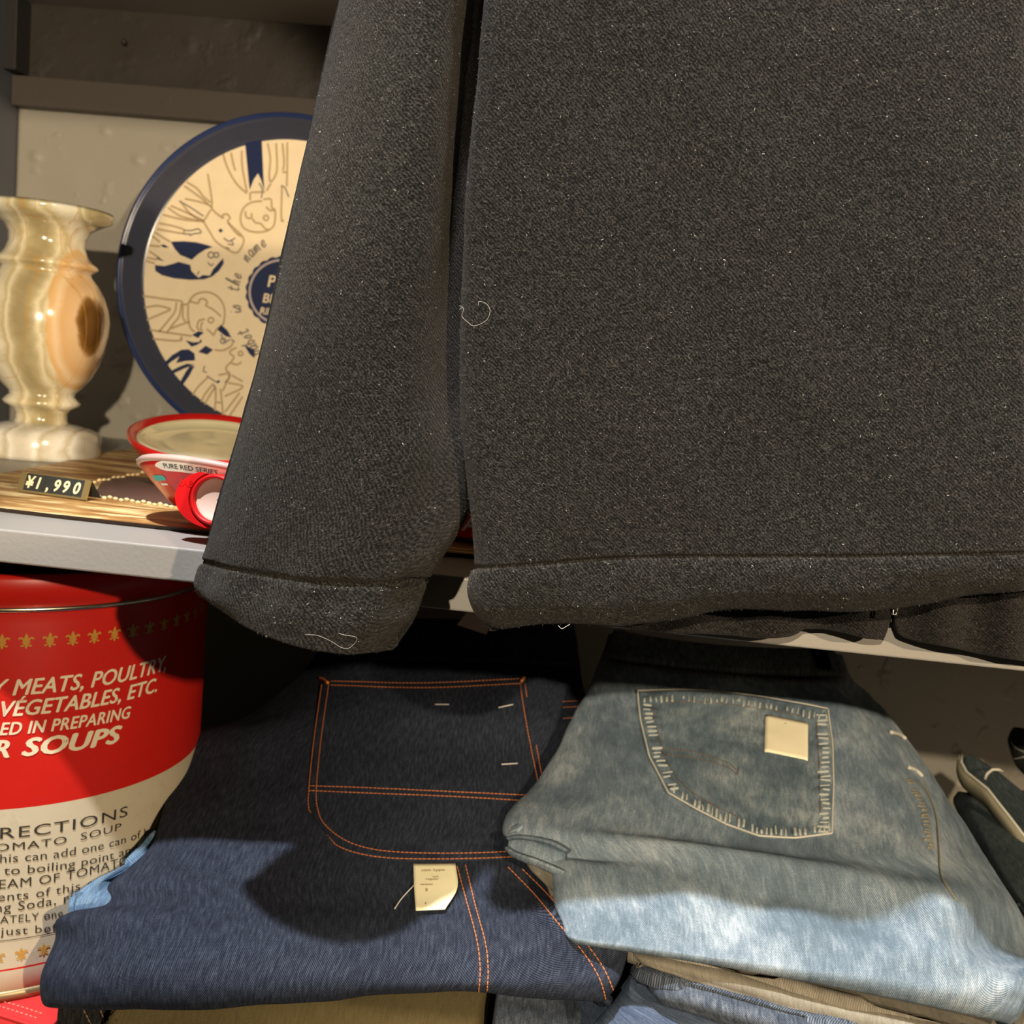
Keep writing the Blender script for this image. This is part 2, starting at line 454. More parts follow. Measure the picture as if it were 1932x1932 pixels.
# ------------------------------------------------------------------ onyx vase
def onyx_mat():
    m, nt, b = mk('banded_onyx')
    v = coords(nt, 'Object')
    wv = nd(nt, 'TexWave', Vector=coords(nt, 'Object', scale=(1.0, 1.0, 0.12), rot=(0.1, 0.12, 0)), Scale=6.5, Distortion=7.0, Detail=4.0, wave_type='BANDS', bands_direction='X').outputs[1]
    n = noise(nt, v, 22, 5, 0.6, 0.6)
    f = mth(nt, 'ADD', mth(nt, 'MULTIPLY', wv, 0.50), mth(nt, 'MULTIPLY', n, 0.62))
    c = ramp(nt, f, [(0.26, (0.33, 0.27, 0.14)), (0.40, (0.46, 0.39, 0.22)), (0.53, (0.72, 0.65, 0.46)), (0.64, (0.52, 0.43, 0.24)), (0.80, (0.78, 0.72, 0.56))])
    # amber knot on the right of the belly: rings round a dark brown heart
    g = nt.nodes.new('ShaderNodeTexCoord')
    sub = nd(nt, 'VectorMath', operation='SUBTRACT'); nt.links.new(g.outputs['Object'], sub.inputs[0]); sub.inputs[1].default_value = KNOT
    wob = nd(nt, 'VectorMath', operation='MULTIPLY'); nt.links.new(sub.outputs[0], wob.inputs[0]); wob.inputs[1].default_value = (1.5, 1.0, 0.62)
    ln = nd(nt, 'VectorMath', operation='LENGTH'); nt.links.new(wob.outputs[0], ln.inputs[0])
    d = mth(nt, 'ADD', ln.outputs['Value'], mth(nt, 'MULTIPLY', mth(nt, 'SUBTRACT', n, 0.5), 0.016))
    k = ramp(nt, mth(nt, 'MULTIPLY', d, 12.0), [(0.16, (0.14, 0.062, 0.012)), (0.21, (0.26, 0.13, 0.03)), (0.25, (0.72, 0.50, 0.28)), (0.40, (0.66, 0.42, 0.20)), (0.48, (0.76, 0.58, 0.36)), (0.58, (0.66, 0.38, 0.12)), (0.61, (0.75, 0.62, 0.40))])
    msk = ramp(nt, mth(nt, 'MULTIPLY', d, 12.0), [(0.55, 1.0), (0.63, 0.0)])
    c = mixc(nt, msk, c, k)
    # thin rust veins
    vein = noise(nt, coords(nt, 'Object', scale=(1, 1, 0.25)), 10.0, 3, 0.5, 1.2)
    vm = ramp(nt, mth(nt, 'ABSOLUTE', mth(nt, 'SUBTRACT', vein, 0.56)), [(0.0, 0.55), (0.012, 0.0)])
    c = mixc(nt, vm, c, (0.50, 0.27, 0.05))
    nt.links.new(c, b.inputs['Base Color']); b.inputs['Roughness'].default_value = 0.16
    b.inputs['Coat Weight'].default_value = 0.3; b.inputs['Coat Roughness'].default_value = 0.08
    b.inputs['Subsurface Weight'].default_value = 0.35; b.inputs['Subsurface Radius'].default_value = (1.0, 0.7, 0.35)
    b.inputs['Subsurface Scale'].default_value = 0.012
    return m
VY = 0.335
vb = P(76, 838, VY); VX = float(vb[0])
def hw(px): return px*0.000418
zrow = lambda px, py: float(P(px, py, VY)[2]-ZS)
KNOT = tuple(P(181, 612, VY-0.016))
m_onyx = onyx_mat()
vz = thing('onyx_vase', 'polished banded onyx urn vase with an amber brown knot', 'vase', (VX, VY, ZS))
prof_px = [(84, 404, 112), (83, 397, 117), (83, 391, 119), (84, 398, 121), (84, 408, 118), (85, 418, 98), (85, 430, 78), (85, 445, 70.5), (85, 462, 70), (84, 478, 76), (83, 488, 84), (82, 494, 94), (82, 499, 96.5), (82, 504, 92),
           (82, 509, 83), (82, 516, 85), (81, 530, 97), (81, 550, 109), (80, 575, 118), (80, 598, 121.5), (79, 625, 120), (79, 655, 114), (78, 685, 103), (77, 710, 89), (77, 728, 73), (76, 738, 62), (76, 745, 60), (76, 750, 66), (76, 757, 72.5), (76, 763, 69), (75, 769, 56), (75, 778, 48.5), (75, 790, 48), (74, 797, 52)]
prof = [(hw(r), zrow(x, y)) for x, y, r in prof_px]
zbase = prof[-1][1]
prof = [(hw(40), prof[9][1]), (hw(52), prof[7][1]), (hw(80), prof[4][1]-0.002), (hw(100), prof[0][1]-0.003)]+prof
lathe('body', prof, m_onyx, vz, (VX, VY, ZS), 128)
m_foot = onyx_mat(); m_foot.name = 'pale_onyx_foot'
for n_ in m_foot.node_tree.nodes:
    if n_.type == 'VALTORGB' and len(n_.color_ramp.elements) == 5:
        for e_, c_ in zip(n_.color_ramp.elements, ((0.52, 0.48, 0.38), (0.66, 0.62, 0.52), (0.80, 0.78, 0.70), (0.56, 0.50, 0.36), (0.84, 0.82, 0.76))): e_.color = (*c_, 1)
ft = lathe('foot', [(hw(50), zbase+0.0005), (hw(70), zbase-0.001), (hw(96), zbase-0.0035), (hw(110), zbase-0.0068), (hw(115), zbase-0.011), (hw(115), 0.004), (hw(112), 0.0004), (0.0005, 0.0004)], m_foot, vz, (VX, VY, ZS), 96)
ft['label'] = 'white onyx foot with one rusty vein'

# ------------------------------------------------------------------ round serving tray
m_trayface = plain('cream_tin', (0.84, 0.70, 0.48), 0.32, 0.0, 0.4)
m_trayrim = plain('navy_tin', (0.045, 0.050, 0.078), 0.22, 0.0, 0.5)
m_traylip = plain('blue_rolled_lip', (0.018, 0.034, 0.115), 0.22, 0.0, 0.5)
m_print_tan = plain('tan_print', (0.47, 0.35, 0.19), 0.4)
m_print_blue = plain('blue_print', (0.010, 0.020, 0.075), 0.4)
m_print_grey = plain('grey_print', (0.22, 0.19, 0.16), 0.4)
m_print_pale = plain('pale_print', (0.50, 0.42, 0.42), 0.4)
TC = P(535, 537, 0.515); TR = 0.1625
tilt = math.radians(4.5)
tn = Vector((0.0, -math.cos(tilt), math.sin(tilt))).normalized()   # faces the viewer, leaning back on the panel
tx = Vector((1, 0, 0)); tz = tx.cross(tn)*-1
if tz.z < 0: tz = -tz
TROT = Matrix((tx, tz, tn)).transposed()      # local z = facing direction
tcv = Vector(TC)
# the lowest point of the rim stands on the shelf
low = tcv-tz*TR
tr = thing('serving_tray', 'round cream serving tray with blue rim leaning against the back panel', 'tray', (TC[0], TC[1], ZS))
lathe('rim', [(TR-0.0205, 0.0), (TR-0.0165, 0.0012), (TR-0.0085, 0.017), (TR-0.005, 0.0185)], m_trayrim, tr, tuple(tcv), 160, rot=TROT)
lathe('rolled_lip', [(TR-0.005, 0.0185), (TR-0.0035, 0.0202), (TR-0.001, 0.0198), (TR, 0.018), (TR-0.001, 0.0162), (TR-0.006, 0.012), (TR-0.017, -0.001), (TR-0.03, -0.002), (0.0005, -0.002)], m_traylip, tr, tuple(tcv), 160, rot=TROT)
lathe('tray_face', [(0.0003, 0.0), (0.05, 0.0), (0.10, 0.0), (TR-0.0205, 0.0)], m_trayface, tr, tuple(tcv), 160, rot=TROT)
def on_tray(px, py, lift=0.0):
    d = Vector(ray(px, py)); c = Vector(CAM)
    t = (tcv+tn*lift-c).dot(tn)/d.dot(tn); return c+d*t
def flat_line(pts, wpx, lift):
    """flat printed stroke on the tray face, width given in image pixels at that distance"""
    q = smooth_px(pts, max(6, 6*len(pts))) if len(pts) > 2 else np.array(pts, float)
    c = [on_tray(x, y, lift) for x, y in q]; w2 = wpx*0.0005/2
    V, F = [], []
    for i, p in enumerate(c):
        t = (c[min(i+1, len(c)-1)]-c[max(i-1, 0)]); t = t.normalized() if t.length > 0 else tx
        s = t.cross(tn)
        V += [p+s*w2, p-s*w2]
        if i: k = 2*i; F.append((k-2, k-1, k+1, k))
    return V, F
def in_face(v): return (v-tcv).length < TR-0.019
def flat_poly(pts, lift, sm=False):
    q = smooth_px(pts+[pts[0]], 60)[:-1] if sm else pts
    return [on_tray(x, y, lift) for x, y in q], [tuple(range(len(q)))]
def circ(x, y, r, n=14): return [(x+r*math.cos(2*math.pi*k/n), y+r*math.sin(2*math.pi*k/n)) for k in range(n+1)]
tan = [
 [(421, 291), (430, 318), (446, 346), (466, 365)], [(436, 288), (440, 308), (444, 322)], [(456, 284), (457, 312), (462, 342), (466, 362)], [(505, 270), (510, 298), (508, 330), (511, 343), (520, 330), (523, 312), (521, 270)],
 [(511, 346), (503, 360)], [(472, 363), (472, 378)], [(473, 363), (500, 362)], [(495, 379), (474, 382), (460, 392), (454, 408), (456, 424), (466, 434), (484, 438), (502, 436), (515, 428), (519, 415), (519, 398), (513, 391), (511, 376), (497, 376)],
 [(463, 398), (464, 408), (470, 412), (475, 409), (474, 402)], [(476, 412), (482, 420), (492, 422), (500, 431), (508, 434)], circ(502, 411, 4.6), [(520, 395), (510, 397), (502, 390)], [(533, 270), (536, 305), (534, 322)], [(542, 268), (542, 320), (541, 352)], [(533, 325), (541, 325)], [(532, 352), (531, 412), (536, 416)],
 [(392, 328), (397, 358), (400, 380), (401, 395), (420, 411), (420, 406), (428, 404), (434, 411), (431, 420), (458, 447), (457, 464), (446, 477), (430, 471), (408, 456), (396, 438), (384, 418)],
 [(352, 343), (372, 356), (384, 371), (398, 382)], [(347, 350), (380, 374), (400, 392)], [(349, 375), (374, 380), (394, 386)], [(340, 379), (356, 400), (372, 412), (384, 416)], [(322, 388), (350, 400), (384, 416)], [(317, 392), (342, 408), (384, 418)], [(307, 405), (345, 414), (384, 418)], [(398, 395), (384, 418)], [(430, 420), (446, 440), (456, 446)],
 [(300, 421), (325, 426), (346, 433), (343, 440), (318, 436), (296, 432)], [(292, 438), (306, 447), (321, 456)], [(287, 445), (302, 457)], [(282, 463), (302, 465)], [(282, 474), (300, 486)], [(277, 486), (296, 490)], [(274, 492), (292, 497)],
 [(269, 558), (310, 564), (341, 568), (344, 574), (356, 574)], [(270, 581), (295, 577), (312, 580), (321, 584), (304, 592), (276, 604)], [(333, 570), (330, 588), (318, 604), (300, 626)], [(342, 573), (338, 596), (326, 612), (314, 629)], [(345, 575), (345, 598), (350, 607)], [(322, 620), (340, 613), (358, 607)],
 [(355, 573), (364, 559), (378, 552), (396, 552), (412, 561), (422, 577), (424, 595), (421, 613)], [(355, 576), (355, 600), (359, 618), (367, 626)], [(357, 568), (373, 572), (377, 565), (385, 564), (391, 570), (389, 577), (402, 584), (417, 597)], [(421, 612), (409, 621), (403, 632), (397, 626), (390, 621)], circ(398, 604, 5), [(387, 602), (376, 605), (372, 616), (376, 624)], [(382, 607), (379, 616), (381, 625)],
 [(279, 622), (320, 628), (362, 634)], [(285, 639), (335, 643), (342, 636), (342, 644)], [(405, 660), (420, 661), (435, 654), (440, 645)],
 [(446, 656), (436, 661), (434, 667), (441, 673), (437, 682), (427, 692), (428, 700), (433, 704), (430, 710)], circ(454, 667, 4), [(436, 685), (447, 688), (456, 683)], [(412, 708), (430, 704)], [(392, 712), (372, 732), (360, 752)], [(402, 724), (386, 745), (376, 768)], [(404, 733), (392, 752), (381, 773)], [(405, 727), (407, 748), (404, 792)], [(416, 734), (419, 762), (422, 804)], [(408, 759), (420, 760)],
 [(437, 708), (458, 720)], [(430, 722), (458, 730), (424, 748)], [(432, 712), (420, 738)], [(452, 741), (424, 778)], [(458, 748), (428, 792)]]
grey = [[(338, 379), (362, 393), (384, 408)], [(346, 434), (360, 435), (374, 432), (379, 439), (366, 441), (358, 445)], [(345, 441), (360, 442)], circ(398, 481, 5.5), circ(408, 481, 4.5), [(392, 495), (398, 501), (403, 497)], [(422, 449), (432, 455), (444, 449)], [(430, 460), (440, 462), (436, 452)], [(426, 466), (433, 470)], [(372, 518), (376, 512)], [(530, 350), (538, 355), (545, 372)], [(417, 630), (424, 645), (434, 640)], circ(421, 643, 5), [(436, 640), (443, 645)], [(390, 709), (402, 717), (410, 722)], [(434, 706), (432, 714), (424, 722)], [(386, 690), (384, 700), (390, 703)], [(402, 725), (408, 735)], [(489, 345), (495, 358), (493, 374)]]
blue = [[(462, 266), (494, 264), (497, 335), (499, 361), (493, 340), (487, 327), (479, 338), (471, 358)],
 [(322, 456), (345, 455), (370, 457), (390, 462), (401, 466), (387, 471), (373, 480), (362, 490), (340, 481), (330, 470)],
 [(292, 500), (310, 502), (325, 498), (337, 494), (359, 500), (361, 511), (369, 519), (375, 524), (382, 519), (396, 520), (402, 508), (412, 497), (421, 487), (422, 497), (413, 511), (400, 522), (385, 527), (358, 528), (328, 525), (305, 519), (293, 511)],
 [(410, 622), (417, 613), (428, 622), (437, 637), (425, 634)], [(362, 632), (374, 625), (385, 627), (378, 633), (374, 638)], [(350, 642), (364, 646), (376, 645), (379, 639), (381, 645), (371, 651), (361, 654)], [(374, 664), (388, 652), (402, 660), (391, 669)],
 [(304, 690), (325, 670), (342, 660), (356, 659), (367, 667), (368, 680), (350, 681), (332, 685), (339, 672), (322, 683), (311, 694)], [(316, 703), (340, 691), (353, 686), (366, 688), (348, 695), (320, 708)], [(335, 729), (350, 702), (358, 691), (367, 690), (357, 709), (341, 732)],
 [(460, 650), (480, 660), (480, 676), (470, 667)], [(302, 463), (309, 461), (319, 467), (310, 467)], [(294, 486), (300, 486), (310, 493), (299, 490)], [(412, 434), (417, 431), (421, 436), (415, 439)], [(408, 720), (412, 717), (416, 720), (411, 723)]]
# one printed part per figure, its tan outlines, grey sketch lines and blue fills together
fig_c = [(487, 360), (395, 405), (345, 485), (350, 592), (372, 672), (425, 730)]
def fig_of(p):
    c = np.mean(np.array(p, float), 0); return int(np.argmin([np.hypot(*(c-np.array(f))) for f in fig_c]))
for k in range(6):
    V, F, FM = [], [], []
    for mi, group, fn in ((0, tan, lambda p: flat_line(p, 3.9, 0.0004)), (1, grey, lambda p: flat_line(p, 2.8, 0.0005)), (2, blue, lambda p: flat_poly(p, 0.0006))):
        for p in group:
            if fig_of(p) == k:
                v, f = fn(p); n = len(V); V += list(v); F += [tuple(i+n for i in q) for q in f]; FM += [mi]*len(f)
    mesh('printed_figure', V, F, [m_print_tan, m_print_grey, m_print_blue], tr, False, FM)
# script words round the badge
glyph = {'p': [[(0, .9), (.1, 1), (.05, -.8)], [(.05, .7), (.35, 1), (.6, .6), (.4, .1), (.05, .2)]], 'a': [[(.6, .9), (.25, 1), (.0, .5), (.2, 0), (.5, .3), (.62, .95), (.6, .1), (.8, 0)]], 'b': [[(.2, 2.0), (.08, 1.0), (.08, .15), (.35, 0), (.58, .5), (.35, .95), (.1, .7)]],
 's': [[(-.1, .1), (.35, 1), (.5, .4), (.3, 0), (0, .1)]], 't': [[(.25, 1.7), (.15, .3), (.3, 0), (.6, .2)], [(-.1, 1.1), (.6, 1.2)]], 'i': [[(.1, .9), (.1, .2), (.3, 0), (.5, .3)], [(.15, 1.4), (.2, 1.5)]],
 'h': [[(.0, .3), (.35, 1.9), (.25, 2.1), (.05, 1), (.0, 0), (.2, .8), (.45, .9), (.45, .1), (.65, 0)]], 'e': [[(.0, .4), (.5, .6), (.4, 1), (.1, .8), (.05, .3), (.3, 0), (.65, .3)]], 'n': [[(0, .9), (.08, 0), (.25, .8), (.5, .9), (.5, .1), (.7, 0)]], 'm': [[(0, .9), (.06, 0), (.2, .85), (.4, .8), (.4, 0), (.55, .85), (.8, .85), (.8, .1), (1., 0)]]}
base_line = smooth_px([(494, 668), (474, 634), (459, 603), (452, 572), (451, 544), (457, 518), (471, 491), (496, 468), (528, 452)], 200)
bl_len = np.concatenate([[0], np.cumsum(np.linalg.norm(np.diff(base_line, axis=0), axis=1))])
def at_len(L):
    x = np.interp(L, bl_len, base_line[:, 0]); y = np.interp(L, bl_len, base_line[:, 1])
    x2 = np.interp(L+2, bl_len, base_line[:, 0]); y2 = np.interp(L+2, bl_len, base_line[:, 1])
    t = np.array([x2-x, y2-y]); t /= max(np.linalg.norm(t), 1e-6); return np.array([x, y]), t, np.array([t[1], -t[0]])
parts = []
for word, L0 in (('pabst', 2), ('is', 88), ('the', 128), ('name', 186)):
    L = L0
    for ch in word:
        p0, t, u = at_len(L); k = 12.5
        for st in glyph[ch]:
            parts.append(flat_line([tuple(p0+t*(x*k+y*2.4)+u*(y*k)) for x, y in st], 2.9, 0.0005))
        L += k*(1.32 if ch == 'm' else 0.55 if ch == 'i' else 0.92)
V, F = join(parts); mesh('script_lettering', V, F, m_print_grey, tr, False)
bc = (531, 551)
scal = [(bc[0]+(68+3.2*abs(math.sin(11*a))-3)*math.cos(a), bc[1]+(68+3.2*abs(math.sin(11*a))-3)*math.sin(a)) for a in np.linspace(0, 2*math.pi, 176)[:-1]]
em = mesh('bottle_cap_emblem', *flat_poly(scal, 0.0006), m_print_blue, tr, False)
V, F = flat_line([(bc[0]+60*math.cos(a), bc[1]+60*math.sin(a)) for a in np.linspace(0, 2*math.pi, 90)], 4.5, 0.0009); mesh('emblem_ring', V, F, m_print_pale, em, False)
parts = []
for s_, x0, y0, k in (('PABST', 503, 540, 30), ('BLUE', 494, 570, 24), ('RIBBON', 489, 592, 18)):
    tv, tf = text_2d(s_, 0, 0.02)
    parts.append(([on_tray(x0+a*k+b*k*0.2, y0+a*k*0.1-b*k, 0.0010) for a, b in tv], tf))
V, F = join(parts); mesh('emblem_lettering', V, F, m_trayface, em, False)

# ------------------------------------------------------------------ patchwork hide mat under the small things
def hide_mat():
    m, nt, b = mk('streaked_hide')
    v = coords(nt, 'Object', scale=(1, 3.6, 1)); n = noise(nt, v, 15, 5, 0.62, 0.4); n2 = noise(nt, coords(nt, 'Object', scale=(0.6, 6, 1)), 26, 4, 0.6)
    f = mth(nt, 'ADD', mth(nt, 'MULTIPLY', n, 0.6), mth(nt, 'MULTIPLY', n2, 0.45))
    c = ramp(nt, f, [(0.36, (0.15, 0.063, 0.018)), (0.47, (0.31, 0.145, 0.04)), (0.53, (0.48, 0.26, 0.08)), (0.575, (0.80, 0.60, 0.29)), (0.68, (0.90, 0.74, 0.42))])
    nt.links.new(c, b.inputs['Base Color']); b.inputs['Roughness'].default_value = 0.5
    bump(nt, b, noise(nt, v, 300, 3), 0.3, 0.001); return m
m_hide = hide_mat()
m_patch = plain('dark_brown_leather', (0.115, 0.058, 0.040), 0.5)
m_cord = plain('cream_cord', (0.80, 0.64, 0.34), 0.6)
m_matside = plain('dark_mat_edge', (0.03, 0.015, 0.008), 0.7)
mt = thing('patchwork_mat', 'brown and cream streaked hide mat lying along the shelf front', 'mat', (-0.2, 0.12, ZS))
zt = 0.0026
out = [(-60, 951), (0, 958), (120, 972), (250, 986), (392, 1001), (560, 1018), (740, 1034), (895, 1046), (1010, 1060), (1060, 1030), (1010, 960), (860, 905), (640, 872), (430, 856), (300, 850), (248, 847), (214, 851), (138, 867), (40, 886), (0, 893), (-80, 908)]
top = [PZ(x, y, zt) for x, y in out]
bot = [p-np.array([0, -0.0012, zt-0.0006]) for p in top]
n = len(top); V = list(top)+list(bot); F = [tuple(range(n)), tuple(range(2*n-1, n-1, -1))]+[((i+1) % n, i, n+i, n+(i+1) % n) for i in range(n)]
mesh('hide_sheet', V, F, [m_hide, m_matside], mt, False, [0, 0]+[1]*n)
pz = [(176, 935), (196, 903), (240, 898), (330, 905), (420, 912), (410, 962), (300, 949), (230, 940)]
mesh('leather_patch', [PZ(x, y, zt+0.0006) for x, y in pz], [tuple(range(len(pz)))], m_patch, mt, False)
for a, b_, nn in (((166, 911), (285, 889), 13), ((182, 936), (330, 956), 14)):
    cords = []
    for k in range(nn):
        t0, t1_ = k/nn, (k+0.8)/nn
        q = [PZ(a[0]+(b_[0]-a[0])*t, a[1]+(b_[1]-a[1])*t+1.5*math.sin(k*2.1), zt+0.0008) for t in (t0, (t0+t1_)/2, t1_)]
        cords.append(tube_data(q, [0.0007, 0.0013, 0.0007], 6))
    V, F = join(cords); mesh('cord_lacing', V, F, m_cord, mt)

# ------------------------------------------------------------------ price stand
m_gold = plain('gold_frame', (0.78, 0.60, 0.26), 0.32, 0.85)
m_black = plain('black_number_strip', (0.030, 0.032, 0.030), 0.4)
m_digit = plain('gold_digits', (0.86, 0.78, 0.44), 0.4)
BLp, BRp = PZ(33, 926.5, zt+0.0008), PZ(163, 944, zt+0.0008)
bxv = BRp-BLp; W_ = np.linalg.norm(bxv); bx_ = bxv/W_
# sloping face: leans back so that its top edge meets the ridge
back = np.array([-bx_[1], bx_[0], 0.0])
best = None
for ang in np.linspace(30, 85, 56):
    for H in np.linspace(0.008, 0.022, 57):
        upv = np.array([0, 0, 1])*math.sin(math.radians(ang))+back*math.cos(math.radians(ang))
        e = sum(np.hypot(*(np.array(PX(q+upv*H))-t)) for q, t in ((BLp, np.array([43, 889.5])), (BRp, np.array([173, 908.5]))))
        if best is None or e < best[0]: best = (e, ang, H)
_, ang, H_ = best
up_ = np.array([0, 0, 1])*math.sin(math.radians(ang))+back*math.cos(math.radians(ang))
nrm_ = np.cross(bx_, up_); nrm_ = nrm_ if nrm_[1] < 0 else -nrm_
ps = thing('price_stand', 'small folded price stand reading ¥1,990 on the mat', 'price stand', (BLp+BRp)/2)
def fp(u, v_, l=0.0): return BLp+bx_*u*W_+up_*v_*H_+nrm_*l
def slab(u0, u1, v0, v1, l0, l1):
    c = [fp(u, v_, l) for l in (l0, l1) for u, v_ in ((u0, v0), (u1, v0), (u1, v1), (u0, v1))]
    return c, [(0, 3, 2, 1), (4, 5, 6, 7), (0, 1, 5, 4), (1, 2, 6, 5), (2, 3, 7, 6), (3, 0, 4, 7)]
back_leg = [fp(0, 1), fp(1, 1), fp(1, 1)+back*0.010-np.array([0, 0, H_*math.sin(math.radians(ang))]), fp(0, 1)+back*0.010-np.array([0, 0, H_*math.sin(math.radians(ang))])]
bl2 = [q+np.array([0, 0.0006, 0]) for q in back_leg]
mesh('back_leg', back_leg+bl2, [(0, 1, 2, 3), (7, 6, 5, 4), (0, 4, 5, 1), (1, 5, 6, 2), (2, 6, 7, 3), (3, 7, 4, 0)], m_black, ps, False)
V, F = join([slab(0, 1, 0, 1, -0.0005, 0.0003), slab(0, 1, 0, 0.09, 0.0003, 0.0010), slab(0, 0.082, 0, 1, 0.0003, 0.0009), slab(0.925, 1, 0, 1, 0.0003, 0.0009), slab(0, 1, 0.965, 1, 0.0003, 0.0007)])
mesh('frame', V, F, m_gold, ps, False)
V, F = join([slab(0.085+0.14*k, 0.085+0.14*(k+1)-0.004, 0.095, 0.96, 0.0003, 0.0008) for k in range(6)])
stp = mesh('number_strip', V, F, m_black, ps, False)
parts = []
for ch, u in zip('¥1,990', (0.105, 0.265, 0.405, 0.515, 0.645, 0.795)):
    tv, tf = text_2d(ch, 0.12, 0.022)
    tv = tv-np.array([tv[:, 0].min(), 0]); k = 0.60/0.73
    parts.append(([fp(u+a*k*H_/W_*0.92, 0.24+b_*k, 0.0011) for a, b_ in tv], tf))
V, F = join(parts); mesh('digits', V, F, m_digit, stp, False)

# ------------------------------------------------------------------ red plastic tubs
m_red = plain('red_plastic', (0.62, 0.010, 0.008), 0.28, 0.0, 0.5, 0.2)
m_red2 = plain('matte_red_plastic', (0.66, 0.004, 0.006), 0.45)
m_pinkrim = plain('translucent_pink_rim', (0.50, 0.36, 0.32), 0.35)
m_foil = plain('cream_foil', (0.95, 0.87, 0.56), 0.10, 0.08, 0.8)
m_white = plain('white_label', (0.93, 0.90, 0.84), 0.5)
m_teal = plain('turquoise_label', (0.02, 0.50, 0.46), 0.5)
m_ink = plain('label_ink', (0.06, 0.07, 0.075), 0.5)
m_pinkd = plain('pale_pink_disc', (0.72, 0.52, 0.42), 0.5)
def euler(rx, ry=0, rz=0):
    return Matrix.Rotation(rz, 3, 'Z') @ Matrix.Rotation(ry, 3, 'Y') @ Matrix.Rotation(rx, 3, 'X')
# rear tub, lid foil up, leaning toward the viewer
c2 = P(399, 880, 0.250)
R2 = euler(math.radians(12), math.radians(4))
c2[2] = ZS+zt+0.0004-min((R2 @ Vector((0.038*math.cos(a), 0.038*math.sin(a), 0.001))).z for a in np.linspace(0, 6.28, 60))
t2 = thing('red_tub', 'red plastic tub with glossy cream foil top behind the other tub', 'tub', (c2[0], c2[1], ZS+zt))
lathe('body', [(0.0003, 0.001), (0.034, 0.001), (0.038, 0.002), (0.051, 0.014), (0.0575, 0.0225), (0.0600, 0.0265), (0.0600, 0.0290), (0.058, 0.0296), (0.0545, 0.0262), (0.053, 0.0252)], m_red, t2, tuple(c2), 96, rot=R2)
lathe('foil_lid', [(0.0535, 0.0257), (0.0510, 0.0268), (0.0490, 0.0258), (0.046, 0.0236), (0.032, 0.0228), (0.012, 0.0238), (0.0003, 0.0234)], m_foil, t2, tuple(c2), 96, rot=R2)
# front tub, tipped back so that its side with the pouring port faces the viewer
c1 = P(412, 968, 0.062)
R1 = euler(math.radians(-17), math.radians(3))
c1[2] = ZS+zt+0.0006-min((R1 @ Vector((0.025*math.cos(a), 0.025*math.sin(a), -0.001))).z for a in np.linspace(0, 6.28, 60))
t1 = thing('red_tub', 'red plastic tub with white label and round port, at the mat front', 'tub', (c1[0], c1[1], ZS+zt))
tp = [(0.0003, -0.001), (0.025, -0.001), (0.028, 0.0006), (0.0315, 0.0035), (0.0390, 0.0095), (0.0440, 0.0138), (0.0465, 0.0165)]
def t1prof(z): return float(np.interp(z, [q[1] for q in tp[2:]], [q[0] for q in tp[2:]]))
lathe('body', tp+[(0.045, 0.0175), (0.0003, 0.0175)], m_red, t1, tuple(c1), 96, rot=R1)
lathe('clear_rim', [(0.0465, 0.0163), (0.0482, 0.0167), (0.0488, 0.0183), (0.0474, 0.0201), (0.0003, 0.0201)], m_pinkrim, t1, tuple(c1), 96, rot=R1)
m1w = Matrix.Translation(tuple(c1)) @ R1.to_4x4(); m1i = m1w.inverted()
def t1bvh():
    V, F = [], []
    for k in range(96):
        a = 2*math.pi*k/96
        V += [m1w @ Vector((r*math.cos(a), r*math.sin(a), z)) for r, z in tp]
    n = len(tp)
    F = [(k*n+i, ((k+1) % 96)*n+i, ((k+1) % 96)*n+i+1, k*n+i+1) for k in range(96) for i in range(n-1)]
    return BVHTree.FromPolygons(V, F)
B1 = t1bvh()
def t1pt(a, z, lift):
    """angle a (0 = toward viewer, positive right), height z on the tub side"""
    r = t1prof(z)+lift; th = -math.pi/2+a
    return m1w @ Vector((r*math.cos(th), r*math.sin(th), z))
def t1band(name, a0, a1, z0, z1, mat, parent, lift=0.0004, taper=0.0):
    V, F = [], []; N = 24
    for k in range(N+1):
        a = a0+(a1-a0)*k/N; e = min(1, (k/N)/0.12, (1-k/N)/0.12)**0.5
        zm, zh = (z0+z1)/2, (z1-z0)/2*max(e, 0.15)
        V += [t1pt(a, zm-zh, lift), t1pt(a, zm+zh, lift)]
        if k: F.append((2*k-2, 2*k, 2*k+1, 2*k-1))
    return mesh(name, V, F, mat, parent)
lb = t1band('white_label', -0.64, 0.68, 0.0120, 0.0163, m_white, t1)
tv, tf = text_2d('PURE RED SERIES', 0, 0.02)
V = [t1pt(-0.48+a*0.095, 0.0131+b*0.0030, 0.0007) for a, b in tv]; mesh('label_lettering', V, tf, m_ink, lb, False)
t1band('turquoise_label', -0.95, -0.58, 0.0078, 0.0101, m_teal, t1)
t1band('small_white_label', -0.84, -0.62, 0.0058, 0.0067, m_white, t1)
# pouring port: ring, pale disc inside and crescent grip tab
pc = Vector(P(404, 943, 0.012)); pn = Vector((-0.10, -0.97, 0.10)).normalized()
pxv = Vector((0, 0, 1)).cross(pn).normalized()*-1
if pxv.x < 0: pxv = -pxv
pyv = pn.cross(pxv)
if pyv.z < 0: pyv = -pyv
PR = Matrix((pxv, pyv, pn)).transposed()
lathe('port_ring', [(0.0112, -0.010), (0.0112, 0.0004), (0.0121, 0.0012), (0.0132, 0.0004), (0.0136, -0.002), (0.0136, -0.012)], m_red2, t1, tuple(pc), 64, rot=PR)
lathe('port_disc', [(0.0003, -0.0035), (0.0095, -0.0035), (0.0104, -0.0025), (0.0112, -0.0025)], m_pinkd, t1, tuple(pc), 48, rot=PR)
cres = []
for k in range(25):
    a = math.radians(118+k*(262-118)/24); cres.append((0.0004+0.0225*math.cos(a)*0.98, 0.0152*math.sin(a)))
